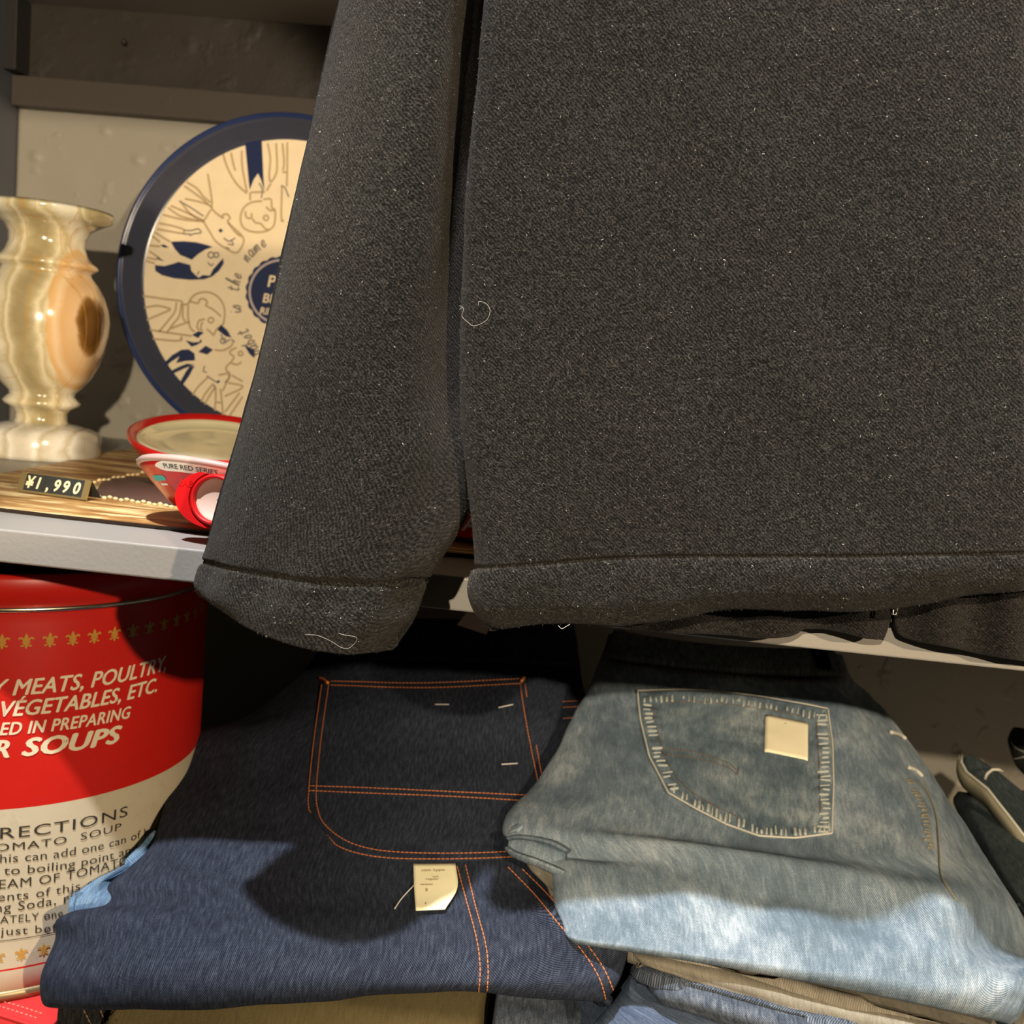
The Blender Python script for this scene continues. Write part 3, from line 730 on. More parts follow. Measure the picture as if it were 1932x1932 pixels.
for k in range(25):
    a = math.radians(248-k*(248-112)/24); cres.append((0.0142*math.cos(a), 0.0142*math.sin(a)))
nn = len(cres); V = [pc+pxv*x+pyv*y+pn*0.0002 for x, y in cres]+[pc+pxv*x+pyv*y-pn*0.0045 for x, y in cres]
N2 = 25
F = [(i, i+1, nn-2-i, nn-1-i) for i in range(N2-1)]+[(nn+i+1, nn+i, nn+nn-1-i, nn+nn-2-i) for i in range(N2-1)]+[((i+1) % nn, i, nn+i, nn+(i+1) % nn) for i in range(nn)]
gt = mesh('grip_tab', V, F, m_red2, t1, False)
tv, tf = text_2d('2AB', 0.1, 0.0); tv = tv*0.0048
mesh('raised_mark', [pc+pxv*(a-0.0205)+pyv*(b+0.0055)+pn*0.0006 for a, b in tv], tf, m_red, gt, False)

# little red tin glimpsed between sleeve and jacket body
tb = P(895, 1000, 0.090)
rt = thing('red_tin', 'small red tin with white lettering seen between sleeve and jacket', 'tin', (tb[0]+0.03, tb[1]+0.03, ZS+zt))
rz = Matrix.Rotation(math.radians(-16), 3, 'Z')
def rbox(x0, x1, y0, y1, z0, z1):
    v, f = box_data(((x0+x1)/2, (y0+y1)/2, (z0+z1)/2), (x1-x0, y1-y0, z1-z0))
    return [Vector((tb[0], tb[1], ZS+zt)) + rz @ Vector(q) for q in v], f
V, F = rbox(-0.02, 0.08, 0.0, 0.06, 0.0022, 0.022); o_ = mesh('body', V, F, m_red, rt, False)
md = o_.modifiers.new('bevel', 'BEVEL'); md.width = 0.002; md.segments = 3
V, F = rbox(-0.0207, 0.0807, -0.0007, 0.0607, 0.0002, 0.0026); mesh('base_rim', V, F, m_matside, rt, False)
tv, tf = text_2d('A', 0.2, 0.02); tv = tv*0.013
mesh('lettering', [Vector((tb[0], tb[1], ZS+zt)) + rz @ Vector((a-0.0075, -0.0004, b+0.0075)) for a, b in tv], tf, m_white, rt, False)

# ------------------------------------------------------------------ soup tin
def tin_paint(name, col, dirt):
    m, nt, b = mk(name); v = coords(nt, 'Object'); n = noise(nt, v, 35, 5, 0.65)
    n2 = ramp(nt, noise(nt, v, 120, 4, 0.7), [(0.56, 0.0), (0.70, dirt)])
    c = mixc(nt, n, [k*0.9 for k in col], [min(1, k*1.08) for k in col]); c = mixc(nt, n2, c, [k*0.72+0.02 for k in col])
    nt.links.new(c, b.inputs['Base Color']); b.inputs['Roughness'].default_value = 0.36
    b.inputs['Specular IOR Level'].default_value = 0.35
    return m
m_tinred = tin_paint('scarlet_tin', (0.60, 0.016, 0.010), 0.25)
m_tincream = tin_paint('cream_tin_label', (0.62, 0.54, 0.39), 0.5)
m_tinlid = plain('dull_lid_top', (0.12, 0.08, 0.06), 0.5)
m_bead = plain('bright_bead', (0.75, 0.68, 0.52), 0.22, 1.0)
m_ltcream = plain('cream_lettering', (0.88, 0.78, 0.56), 0.4)
m_ltblack = plain('black_lettering', (0.035, 0.030, 0.025), 0.5)
m_ltgold = plain('gold_lettering', (0.58, 0.30, 0.05), 0.4)
m_base = plain('tarnished_base', (0.30, 0.23, 0.12), 0.4, 0.6)
TX, TY, TRD = -0.3615, 0.1445, 0.1222
TZB = -0.2875
def tin_hit(px, py, r=TRD):
    d = ray(px, py); o = CAM
    ax, ay = o[0]-TX, o[1]-TY
    a = d[0]**2+d[1]**2; b = 2*(ax*d[0]+ay*d[1]); c = ax*ax+ay*ay-r*r
    q = b*b-4*a*c
    if q < 0: q = 0
    t = (-b-math.sqrt(q))/(2*a); p = o+d*t
    return math.atan2(p[1]-TY, p[0]-TX), p[2]-ZS
def tin_pt(th, z, lift=0.0004):
    return (TX+(TRD+lift)*math.cos(th), TY+(TRD+lift)*math.sin(th), ZS+z)
z_bead = tin_hit(20, 1153)[1]; z_red = tin_hit(2, 1528)[1]; z_line = tin_hit(0, 1832)[1]
tn_ = thing('soup_tin', 'large red and cream soup tin with printed directions under the shelf', 'tin', (TX, TY, ZS+TZB))
pr = [(0.0004, TZB+0.001), (TRD-0.004, TZB+0.001), (TRD, TZB+0.006), (TRD, z_line-0.0006), (TRD, z_line+0.0006), (TRD, z_red), (TRD, z_bead-0.012), (TRD-0.0008, z_bead-0.008), (TRD-0.0008, z_bead)]
lathe('body', pr, [m_tincream, m_tinred], tn_, (TX, TY, ZS), 192, fm=[0, 0, 0, 1, 0, 1, 1, 1])
lathe('base_rim', [(TRD-0.003, TZB), (TRD+0.0010, TZB+0.0005), (TRD+0.0014, TZB+0.003), (TRD+0.0004, TZB+0.0055), (TRD-0.001, TZB+0.006)], m_base, tn_, (TX, TY, ZS), 128)
lh = 0.0205
ld = lathe('lid', [(TRD-0.0005, z_bead+0.0005), (TRD+0.0012, z_bead+0.001), (TRD+0.0012, z_bead+lh-0.003), (TRD, z_bead+lh-0.0008), (TRD-0.002, z_bead+lh), (TRD-0.005, z_bead+lh-0.001), (TRD-0.008, z_bead+lh-0.004), (0.0004, z_bead+lh-0.003)], [m_tinred, m_tinlid], tn_, (TX, TY, ZS), 160, fm=[0, 0, 0, 0, 1, 1, 1])
bz = [(TRD+0.0006+0.0017*math.cos(a), z_bead+0.0008+0.0017*math.sin(a)) for a in np.linspace(-math.pi, math.pi, 11)]
lathe('lid_bead', bz, m_bead, ld, (TX, TY, ZS), 160)
def tin_text(name, lines, mat):
    parts = []
    for s_, p0, p1, cap, shear, off, sp in lines:
        (t0, z0), (t1, z1) = tin_hit(*p0), tin_hit(*p1)
        tv, tf = text_2d(s_, shear, 0.0, sp)
        if off > 0.008: tv, tf = bold(tv, tf, off)
        x0, x1 = tv[:, 0].min(), tv[:, 0].max()
        mid = (p0[0]*0.7+p1[0]*0.3, p0[1]*0.7+p1[1]*0.3)
        hpx = abs(tin_hit(p0[0]+0.1, p0[1])[1]-tin_hit(p0[0]+0.1, p0[1]-cap)[1])
        k = hpx/0.73
        parts.append(([tin_pt(t0+(a-x0)/(x1-x0)*(t1-t0), z0+(z1-z0)*(a-x0)/(x1-x0)+b_*k) for a, b_ in tv], tf))
    V, F = join(parts); return mesh(name, V, F, mat, tn_, False)
tin_text('cream_lettering', [('Y', (-14, 1314), (17, 1311), 32, 0.28, 0.022, 1), ('MEATS, POULTRY,', (23, 1311.5), (312, 1263), 31, 0.28, 0.024, 1.02),
   ('VÉGETABLES, ETC.', (2, 1351.5), (295, 1304), 30, 0.28, 0.026, 1.02), ('ED IN PREPARING', (-1, 1386.5), (246, 1353), 24.5, 0.24, 0.026, 1.05), ('R', (-14, 1429), (18, 1428), 34, 0.26, 0.04, 1), ('SOUPS', (40, 1425.5), (229, 1398), 34, 0.26, 0.045, 1.05)], m_ltcream)
tin_text('black_lettering', [('RECTIONS', (0, 1582), (240, 1539), 22, 0, 0.0, 1.12), ('OMATO  SOUP', (-9, 1606), (228, 1565), 15, 0, 0.004, 1.12), ('his can add one can of boiling', (0, 1627), (318, 1556), 17, 0, -0.004, 1.05), ('to boiling point and serve', (7, 1650), (310, 1583), 17, 0, -0.004, 1.05),
   ('EAM OF TOMATO', (-2, 1676.5), (241, 1628), 18, 0, 0.0, 1.08), ('ents of this can', (-4, 1700), (200, 1665), 17, 0, -0.004, 1.1), ('ng Soda, rice', (-9, 1721), (165, 1692), 18, 0, -0.004, 1.1), ('ATELY one', (0, 1742), (118, 1728), 15, 0, 0.0, 1.1), ('just before', (1, 1764), (150, 1748), 16, 0, -0.004, 1.12)], m_ltblack)
parts = []
def tin_band(p0, p1, wpx, n=30):
    (t0, z0), (t1, z1) = tin_hit(*p0), tin_hit(*p1); h = wpx*0.00015
    V, F = [], []
    for k in range(n+1):
        f = k/n; V += [tin_pt(t0+(t1-t0)*f, z0+(z1-z0)*f-h), tin_pt(t0+(t1-t0)*f, z0+(z1-z0)*f+h)]
        if k: F.append((2*k-2, 2*k, 2*k+1, 2*k-1))
    return V, F
V, F = tin_band((0, 1775), (150, 1747), 1.5); mesh('rule_line', V, F, m_ltblack, tn_, False)
# little lily emblems: centre spear, two curling side petals, a waist band and a tail
def lily():
    sp = [(0, .5), (.10, .30), (.12, .12), (.05, -.06), (-.05, -.06), (-.12, .12), (-.10, .30)]
    side = [(.06, -.06), (.10, .10), (.20, .22), (.33, .26), (.44, .18), (.42, .06), (.36, .10), (.30, .14), (.22, .08), (.17, -.08)]
    band = [(-.24, -.07), (.24, -.07), (.24, -.15), (-.24, -.15)]
    low = [(.05, -.15), (.14, -.17), (.20, -.27), (.32, -.26), (.33, -.34), (.22, -.38), (.12, -.30), (.06, -.24)]
    tail = [(0, -.52), (.09, -.36), (.05, -.15), (-.05, -.15), (-.09, -.36)]
    mir = lambda q: [(-x, y) for x, y in q][::-1]
    return [sp, side, mir(side), band, low, mir(low), tail]
def lilies(name, z, th0, dth, n0, n1, size):
    parts = []
    for k in range(n0, n1):
        for q in lily():
            parts.append(([tin_pt(th0+k*dth+x*size/TRD, z+y*size, 0.0005) for x, y in q], [tuple(range(len(q)))]))
    V, F = join(parts); return mesh(name, V, F, m_ltgold, tn_, False)
ta, za = tin_hit(49.5, 1209); tb_, zb_ = tin_hit(250, 1190)
lilies('lily_border', za, ta, (tb_-ta)/5, -5, 12, 0.0092)
ta, za = tin_hit(40, 1799); tb_, _z = tin_hit(82, 1792)
lilies('lily_border', za, ta, tb_-ta, -4, 8, 0.0080)

# ------------------------------------------------------------------ garments on the lower shelf
m_raw = denim('raw_indigo_denim', (0.0118, 0.0155, 0.027), (0.118, 0.142, 0.196), 0.05, 0.0009, slub=0.42, fleck=0.25)
m_faded = denim('washed_light_denim', (0.140, 0.190, 0.235), (0.62, 0.67, 0.69), 0.34, 0.0009, slub=0.30, fleck=0.34, angle=0.25)
m_fadedp = denim('washed_pocket_denim', (0.115, 0.160, 0.195), (0.56, 0.60, 0.58), 0.34, 0.0009, slub=0.30, fleck=0.34, angle=0.2, big=22.0)
m_sandy = denim('sandy_grey_denim', (0.24, 0.215, 0.165), (0.60, 0.56, 0.47), 0.18, 0.0009, slub=0.26, fleck=0.30)
m_mid = denim('mid_blue_denim', (0.040, 0.060, 0.105), (0.30, 0.36, 0.45), 0.14, 0.0009, slub=0.36, fleck=0.32)
m_mid2 = denim('dusky_blue_denim', (0.034, 0.046, 0.070), (0.36, 0.40, 0.44), 0.18, 0.0009, slub=0.4, fleck=0.3)
m_sky = denim('sky_blue_denim', (0.075, 0.15, 0.25), (0.33, 0.44, 0.56), 0.16, 0.0009)
m_darkd = denim('blackish_teal_denim', (0.020, 0.030, 0.033), (0.10, 0.125, 0.125), 0.14, 0.0009)
m_blackd = denim('black_denim', (0.010, 0.010, 0.011), (0.10, 0.10, 0.10), 0.10, 0.0009)
m_olive = denim('olive_cotton', (0.17, 0.135, 0.062), (0.32, 0.27, 0.145), 0.08, 0.0009, slub=0.3, fleck=0.2)
m_redc = plain('red_cotton', (0.60, 0.022, 0.022), 0.85)
m_canvas = plain('cream_canvas', (0.62, 0.50, 0.33), 0.85)
m_thread = plain('copper_thread', (0.48, 0.155, 0.045), 0.7)
m_tack = plain('orange_bar_tack', (0.70, 0.22, 0.03), 0.7)
m_worn = plain('pale_worn_seam', (0.52, 0.50, 0.42), 0.85)
m_pucker = plain('worn_pucker', (0.38, 0.40, 0.36), 0.9)
m_khakis = plain('khaki_worn_seam', (0.22, 0.20, 0.135), 0.85)
m_brownth = plain('faded_brown_thread', (0.16, 0.085, 0.04), 0.8)
m_tag = plain('cream_paper_tag', (0.96, 0.88, 0.58), 0.6)
m_stick = plain('cream_sticker', (0.93, 0.84, 0.58), 0.6)
m_tagink = plain('faint_tag_ink', (0.34, 0.22, 0.12), 0.7)
m_string = plain('white_string', (0.70, 0.66, 0.60), 0.8)

def folded(name, x0, x1, yf, yb, z0, z1, mat, parent, layers=1, skew=0.0, nx=90, sag=0.0, seed=0, wav=1.0):
    """folded cloth: a rounded nose at the front, flat top and underside, soft ends"""
    h = z1-z0; zc = (z0+z1)/2; r = h/2
    prof = [(yb, z0)]
    prof += [(yb+(yf+r-yb)*k/14, z0) for k in range(1, 14)]
    na = 22
    for k in range(na+1):
        a = -math.pi/2-math.pi*k/na
        rr = r*(1-0.16*sum(math.exp(-((k/na-(q+1)/(layers))/0.03)**2) for q in range(layers-1)))
        prof.append((yf+r+rr*math.cos(a)*0.75, zc+rr*math.sin(a)))
    prof += [(yf+r+(yb-yf-r)*k/14, z1) for k in range(1, 15)]
    prof.append((yb, z0))
    pr_ = np.array(prof); rows_ = []
    for i in range(nx):
        t = i/(nx-1); e = min(1, t/0.03, (1-t)/0.03); e = math.sqrt(max(0.0, 1-(1-e)**2))
        q = pr_.copy(); q[:, 1] = zc+(q[:, 1]-zc)*(0.35+0.65*e)
        q[:, 0] = np.where(q[:, 0] < (yf+yb)/2, q[:, 0]+r*(1-e)*0.6, q[:, 0])
        q[:, 1] += sag*(2*t-1)**2+skew*(t-0.5)
        ww = wav*0.0010*np.array([float(fbm(np.array(t*7+seed), np.array(j*0.13), 3)) for j in range(len(q))]); ww[0] = ww[-1] = 0
        rows_.append([(x0+(x1-x0)*t, y+w_, ZS+z+w_*0.8) for (y, z), w_ in zip(q, ww)])
    G = np.swapaxes(np.array(rows_), 0, 1)[::-1].copy()
    o, bvh, G2 = grid_mesh(name, G, mat, parent)
    # close both ends
    me = o.data; nv, nu, _ = G.shape
    import bmesh as bm_
    b = bm_.new(); b.from_mesh(me); b.verts.ensure_lookup_table()
    for c in (0, nu-1):
        try: b.faces.new([b.verts[j*nu+c] for j in range(nv-1)])
        except ValueError: pass
    bm_.ops.recalc_face_normals(b, faces=b.faces); b.to_mesh(me); b.free()
    return o, bvh

# ---- stack on the left: olive trousers and dark jeans below the raw denim pair
X_ = lambda px, py, Y=0.0: float(P(px, py, Y)[0])
gp = 'folded clothes on the lower shelf'
dk = thing('jeans', 'dark blue jeans folded under the raw denim, right of the olive trousers', 'jeans', (X_(1000, 1910), 0.12, ZS+SB+0.03), gp)
folded('body', X_(925, 1915), X_(1190, 1915), 0.012, 0.30, SB+0.003, -0.252, m_mid2, dk, 2, seed=3)
ol = thing('trousers', 'olive cotton trousers folded beneath the raw denim jeans', 'trousers', (X_(520, 1915), 0.12, ZS+SB+0.03), gp)
oo, oB = folded('body', X_(184, 1925), X_(912, 1925), -0.004, 0.30, SB+0.003, -0.2500, m_olive, ol, 1, seed=5)
fl_ = [P(232, 1893, -0.0068), P(218, 1945, -0.0072), P(150, 1945, -0.0066), P(170, 1925, -0.0066)]
fold_tri = applique('turned_flap', oB, coons([(222, 1901), (233, 1901)], [(233, 1901), (212, 1945)], [(190, 1946), (212, 1945)], [(222, 1901), (190, 1946)], 8, 14), m_olive, ol, lambda s, t: 0.0006+0.0022*t, 0.001)
bk_ = thing('jeans', 'black denim garment with two brown seams at the stack corner', 'jeans', (X_(130, 1920), 0.10, ZS+SB+0.03), gp)
bo2, bB2 = folded('body', X_(84, 1920), X_(176, 1920), 0.004, 0.044, SB+0.003, -0.2480, m_blackd, bk_, 1, seed=9)
stitches('seam', bB2, [[(158, 1905), (176, 1940)], [(190, 1904), (198, 1940)]], plain('light_brown_thread', (0.32, 0.2, 0.11), 0.8), bk_)
cv = thing('canvas_bag', 'cream canvas cloth lying under the red garment at lower left', 'cloth', (X_(0, 1930)-0.05, 0.10, ZS+SB), gp)
folded('body', X_(-420, 1930), X_(78, 1930), -0.012, 0.26, SB+0.002, -0.3015, m_canvas, cv, 1, seed=12, wav=0.5)
rd = thing('red_garment', 'red cotton garment with stitched hem under the soup tin', 'clothing', (X_(0, 1900)-0.03, 0.12, ZS-0.30), gp)
rz0 = -0.2885
rpts = [(-300, 1846), (-40, 1895), (0, 1908), (40, 1921), (75, 1934), (100, 1946)]
fr = [PZ(x, y, rz0) for x, y in rpts]
rows = [[p+np.array([0.02*k, 0.34*(1-k/8.0), 0]) for p in fr] for k in range(9)]
rows = [[p+np.array([0.0, 0.24*(1-k/8.0), 0]) for p in fr] for k in range(9)]+[[p+np.array([0, -0.0015, -0.002]) for p in fr], [p+np.array([0, -0.0022, -0.006]) for p in fr], [p+np.array([0, -0.001, -0.0115]) for p in fr]]
ro, rB, _ = patch('body', rows, 80, 70, m_redc, rd, 0.002, lambda U, V, s, t: 0.0004*fbm(U*40, V*40, 2))
stitches('hem_stitching', rB, [[(-20, 1884), (30, 1897), (85, 1915)], [(-20, 1893), (40, 1912), (70, 1922)]], plain('pink_thread', (0.75, 0.25, 0.2), 0.8), rd, 0.0022, 0.0016)

# ---- raw denim pair
sink = lambda t: 0.030*max(0.0, min(1.0, (t-0.78)/0.2))**1.5
rj = thing('jeans', 'dark raw denim jeans with copper double stitching and a paper tag', 'jeans', P(600, 1880, 0.1), gp)
bot = lambda t: float(np.interp(t, [0, .1, .3, .5, .62, .73, .86, 1], [6, 4, 0, -3, -16, -26, -12, -4]))
rows = [row((602, 1165), (1085, 1170), 0.315, 0, 0.03), row((598, 1205), (1090, 1212), 0.298, 0, 0.03, Yf=sink), row((586, 1248), (1095, 1262), 0.262, 0, 0.03, Yf=sink), row((470, 1345), (1105, 1348), 0.195, -14, 0.025, Yf=sink),
        row((366, 1388), (1092, 1420), 0.158, 0, 0.02, Yf=sink), row((336, 1470), (1072, 1480), 0.122, 0, 0.02, Yf=sink), row((308, 1540), (1052, 1545), 0.092, 0, 0.006, Yf=sink, wd=0.013), row((284, 1600), (1052, 1605), 0.068, 0, 0.006, Yf=sink, wd=0.013),
        row((212, 1664), (1088, 1672), 0.044, 0, 0.006, Yf=sink, wd=0.013), row((200, 1697), (1108, 1712), 0.030, 2, 0.006, wd=0.013), row((114, 1728), (1184, 1752), 0.015, 3, 0.006, wd=0.013), row((106, 1775), (1180, 1800), 0.000, 4, 0.018, wd=0.013), row((82, 1836), (1168, 1845), -0.0105, 0, 0.016, wd=0.013),
        row((80, 1880), (1152, 1878), -0.0115, 0, 0.014, ydelta=lambda t: bot(t)*0.6, wy=-14), row((92, 1897), (1138, 1897), -0.006, 0, 0.012, ydelta=bot, wy=-22)]
lr = rows[-1]
mc = np.mean(np.array(lr), 0)*np.array([1, 0, 0])
inw = lambda p, f: p+(mc-p)*np.array([f, 0, 0])
rows += [[inw(p, 0.03)+np.array([0, 0.012, -0.001]) for p in lr], [inw(p, 0.06)+np.array([0, 0.06, 0.003]) for p in lr], [inw(p, 0.08)+np.array([0, 0.14, 0.012]) for p in lr]]
def raw_disp(U, V, s, t):
    k = t*(len(rows)-1)
    d = 0.0016*fbm(U*16+3, V*16, 3)
    d += 0.0035*np.exp(-((s-0.19)/0.05)**2-((k-7.9)/0.7)**2)-0.0040*np.exp(-((s-0.10)/0.06)**2-((k-9.0)/0.4)**2)
    return d
ro_, rjB, rjG = patch('body', rows, 300, 240, m_raw, rj, 0.004, raw_disp)
# back pocket, a separate layer of cloth
pk = coons([(604, 1281), (800, 1288), (990, 1279)], [(990, 1279), (1003, 1400), (1030, 1500), (1036, 1560), (1020, 1617)], [(612, 1570), (650, 1606), (730, 1622), (850, 1626), (1020, 1617)], [(604, 1281), (588, 1400), (580, 1490), (586, 1535), (612, 1570)], 90, 90)
po, poB, _ = applique('back_pocket', rjB, pk, m_raw, rj, lambda s, t: 0.0011*min(1, min(s, 1-s, t, 1-t)/0.02)+0.0002)
stitches('top_stitching', poB, [[(624, 1285.5), (800, 1289), (983, 1281)], [(624, 1293), (800, 1298), (983, 1290)],
    [(607, 1292), (592, 1400), (583, 1490), (584, 1530), (600, 1565), (640, 1597), (690, 1613), (760, 1620), (880, 1620), (1008, 1615)],
    [(620, 1292), (605, 1400), (597, 1488), (599, 1524), (612, 1555), (650, 1585), (700, 1602), (770, 1609), (880, 1610), (1008, 1605)],
    [(981, 1290), (990, 1350), (1003, 1420), (1015, 1480), (1025, 1560)], [(990, 1290), (999, 1350), (1012, 1420), (1025, 1480), (1032, 1540)],
    [(582, 1483), (700, 1487), (850, 1494), (1024, 1502)], [(582, 1492), (700, 1497), (850, 1503), (1024, 1513)]], m_thread, rj)
for sp_ in ([[(862, 1634), (880, 1700), (900, 1775), (906, 1830), (903, 1874)], [(878, 1632), (897, 1710), (916, 1780), (921, 1830), (919, 1870)]], [[(958, 1636), (1010, 1690), (1055, 1745), (1095, 1790), (1130, 1845), (1146, 1898)], [(985, 1640), (1035, 1690), (1075, 1740), (1110, 1785), (1140, 1830), (1160, 1876)]]): stitches('top_stitching', rjB, sp_, m_thread, rj)
stitches('top_stitching', rjB, [[(1062, 1324), (1110, 1322)], [(1062, 1335), (1110, 1333)], [(1062, 1356), (1085, 1354)]], m_thread, rj)
for pts in ([(600, 1279), (610, 1283), (619, 1290)], [(983, 1287), (990, 1277)], [(963, 1196), (984, 1193)]):
    B_ = poB if pts[0][1] > 1250 else rjB
    q = on_surface(B_, pts, 0.0006, 1.5, False)
    if len(q) > 1: V, F = tube_data(q, 0.0012, 8); mesh('bar_tack', V, F, m_tack, rj)
for i_, pts in enumerate(([(820, 1330), (847, 1330)], [(940, 1336), (968, 1330)], [(946, 1443), (976, 1441)])):
    q = on_surface(poB, pts, 0.0004, 3, False); V, F = tube_data(q, 0.0004, 6); mesh('stray_stitch', V, F, m_string, rj)
# waistband and leather patch standing up at the back in the shadow
rows_w = [row((604, 1170), (1080, 1176), 0.300, 0, 0.02), row((602, 1190), (1084, 1200), 0.286, 0, 0.02), row((600, 1212), (1088, 1226), 0.276, 0, 0.02), row((598, 1238), (1092, 1250), 0.262, 0, 0.02)]
wo, wB, _ = patch('waistband', rows_w, 80, 20, m_raw, rj, 0.004)
lp = [P(893, 1140, 0.235), P(945, 1150, 0.235), P(917, 1197, 0.232), P(862, 1179, 0.232)]
V = lp+[p+np.array([0, 0.0015, 0]) for p in lp]
o_ = mesh('waist_tag', V, [(0, 1, 2, 3), (7, 6, 5, 4), (0, 4, 5, 1), (1, 5, 6, 2), (2, 6, 7, 3), (3, 7, 4, 0)], plain('beige_paper', (0.50, 0.40, 0.32), 0.7), rj, False); o_['label'] = 'beige tag hanging at the waistband'
# paper size tag
tg = coons([(781, 1634), (859, 1633)], [(859, 1633), (862, 1683), (840, 1726)], [(786, 1728), (840, 1726)], [(781, 1634), (786, 1728)], 14, 14)
tg = coons([(781, 1634), (859, 1633)], [(859, 1633), (862.5, 1682), (840.5, 1725)], [(786, 1728), (840.5, 1725)], [(781, 1634), (783, 1680), (786, 1728)], 14, 14)
to, tB, _ = applique('paper_tag', rjB, tg, m_tag, rj, lambda s, t: 0.0022+0.0016*t, 0.0004)
q = on_surface(rjB, [(783, 1672), (770, 1685), (757, 1700), (745, 1718)], 0.0012, 2.0); V, F = tube_data(q, 0.00035, 6); mesh('tag_string', V, F, m_string, to)
def surf_text(name, bvh, items, mat, parent, lift=0.0004):
    parts = []
    for s_, x, y, wpx, hpx, sl in items:
        tv, tf = text_2d(s_); w_ = tv[:, 0].max()-tv[:, 0].min()
        vv = []
        for a, b_ in tv:
            xx = x+(a-tv[:, 0].min())/w_*wpx; yy = y+sl*(xx-x)-b_/0.73*hpx
            vv.append(cast(bvh, xx, yy, lift)[0] or Vector(P(xx, yy, 0.03)))
        parts.append((vv, tf))
    V, F = join(parts); return mesh(name, V, F, mat, parent, False)
surf_text('tag_print', tB, [('size type', 795, 1645, 44, 5, -0.02), ('style', 816, 1656, 12, 3.5, 0), ('regular', 804, 1661, 24, 4, 0), ('waist', 793, 1671, 24, 4.5, 0), ('8', 803, 1683, 4, 7, 0), ('1', 802, 1707, 2, 4, 0), ('0', 803, 1720, 3, 4, 0)], m_tagink, to)

# ---- sliver of sky blue denim between the tin and the raw denim
sk = thing('jeans', 'light sky blue jeans peeking out between the soup tin and raw denim', 'jeans', P(200, 1680, 0.09), gp)
def skrow(L, R, Y):
    th, z_ = tin_hit(L[0], L[1]); ty = TY+TRD*math.sin(th)
    Y = min(Y, ty-0.004)
    return row(L, R, Y, 0, 0.002, Yf=lambda t: 0.02*t, wd=0.006)
rows = [skrow((297, 1572), (330, 1580), 0.090), skrow((238, 1630), (300, 1636), 0.074), skrow((186, 1658), (262, 1666), 0.064), skrow((148, 1682), (250, 1694), 0.054), skrow((132, 1694), (240, 1714), 0.046), skrow((128, 1716), (228, 1735), 0.042), skrow((136, 1732), (222, 1748), 0.044)]
rows += [[p+np.array([0, 0.02, -0.004]) for p in rows[-1]], [p+np.array([0, 0.07, -0.004]) for p in rows[-1]]]
patch('body', rows, 110, 70, m_sky, sk, 0.003, lambda U, V, s, t: 0.0010*fbm(U*30, V*30, 3))

# ---- right stack: washed light jeans on top
mdk = thing('jeans', 'dusky blue jeans, lowest fold seen under the washed light pair', 'jeans', P(1450, 1880, 0.1), gp)
rows = [row((1195, 1806), (1990, 2034), 0.02, 0, 0.02), row((1212, 1832), (1995, 2052), 0.004, -2, 0.02), row((1226, 1862), (1995, 2072), -0.006, -2, 0.018), row((1240, 1886), (1990, 2088), -0.0055, 3, 0.014), row((1256, 1896), (1985, 2100), 0.001, 6, 0.012)]
rows += [[p+np.array([0, 0.03, -0.003]) for p in rows[-1]], [p+np.array([0, 0.12, 0.0]) for p in rows[-1]]]
patch('body', [[p+np.array([0, 0.20, -0.006]) for p in rows[0]]]+rows, 200, 90, m_mid2, mdk, 0.004, lambda U, V, s, t: 0.0010*fbm(U*30, V*30, 3))
mb = thing('jeans', 'mid blue jeans poking out between the two denim stacks', 'jeans', P(1230, 1920, 0.1), gp)
rows = [row((1186, 1842), (1210, 1846), 0.030, 0, 0.01), row((1172, 1866), (1260, 1880), 0.022, 0, 0.012), row((1150, 1900), (1420, 1925), 0.012, 0, 0.012), row((1118, 1936), (1560, 1950), 0.006, 0, 0.012), row((1090, 1975), (1640, 1995), 0.004, 0, 0.012)]
rows += [[p+np.array([0, 0.01, -0.003]) for p in rows[-1]], [p+np.array([0, 0.12, 0.0]) for p in rows[-1]]]
patch('body', rows, 130, 80, m_mid, mb, 0.004, lambda U, V, s, t: 0.0012*fbm(U*26, V*26, 3))
sg = thing('jeans', 'sandy grey faded jeans folded directly under the washed light pair', 'jeans', P(1500, 1850, 0.1), gp)
rows = [row((1192, 1770), (1970, 1960), 0.030, 0, 0.02), row((1192, 1784), (1975, 1985), 0.012, 0, 0.02), row((1194, 1798), (1980, 2010), 0.004, 0, 0.018), row((1204, 1812), (1975, 2034), 0.003, 4, 0.014), row((1216, 1819), (1970, 2046), 0.007, 6, 0.012)]
rows += [[p+np.array([0, 0.03, -0.002]) for p in rows[-1]], [p+np.array([0, 0.12, 0.002]) for p in rows[-1]]]
patch('body', [[p+np.array([0, 0.18, 0.004]) for p in rows[0]]]+rows, 200, 90, m_sandy, sg, 0.004, lambda U, V, s, t: 0.0010*fbm(U*34, V*30, 3))

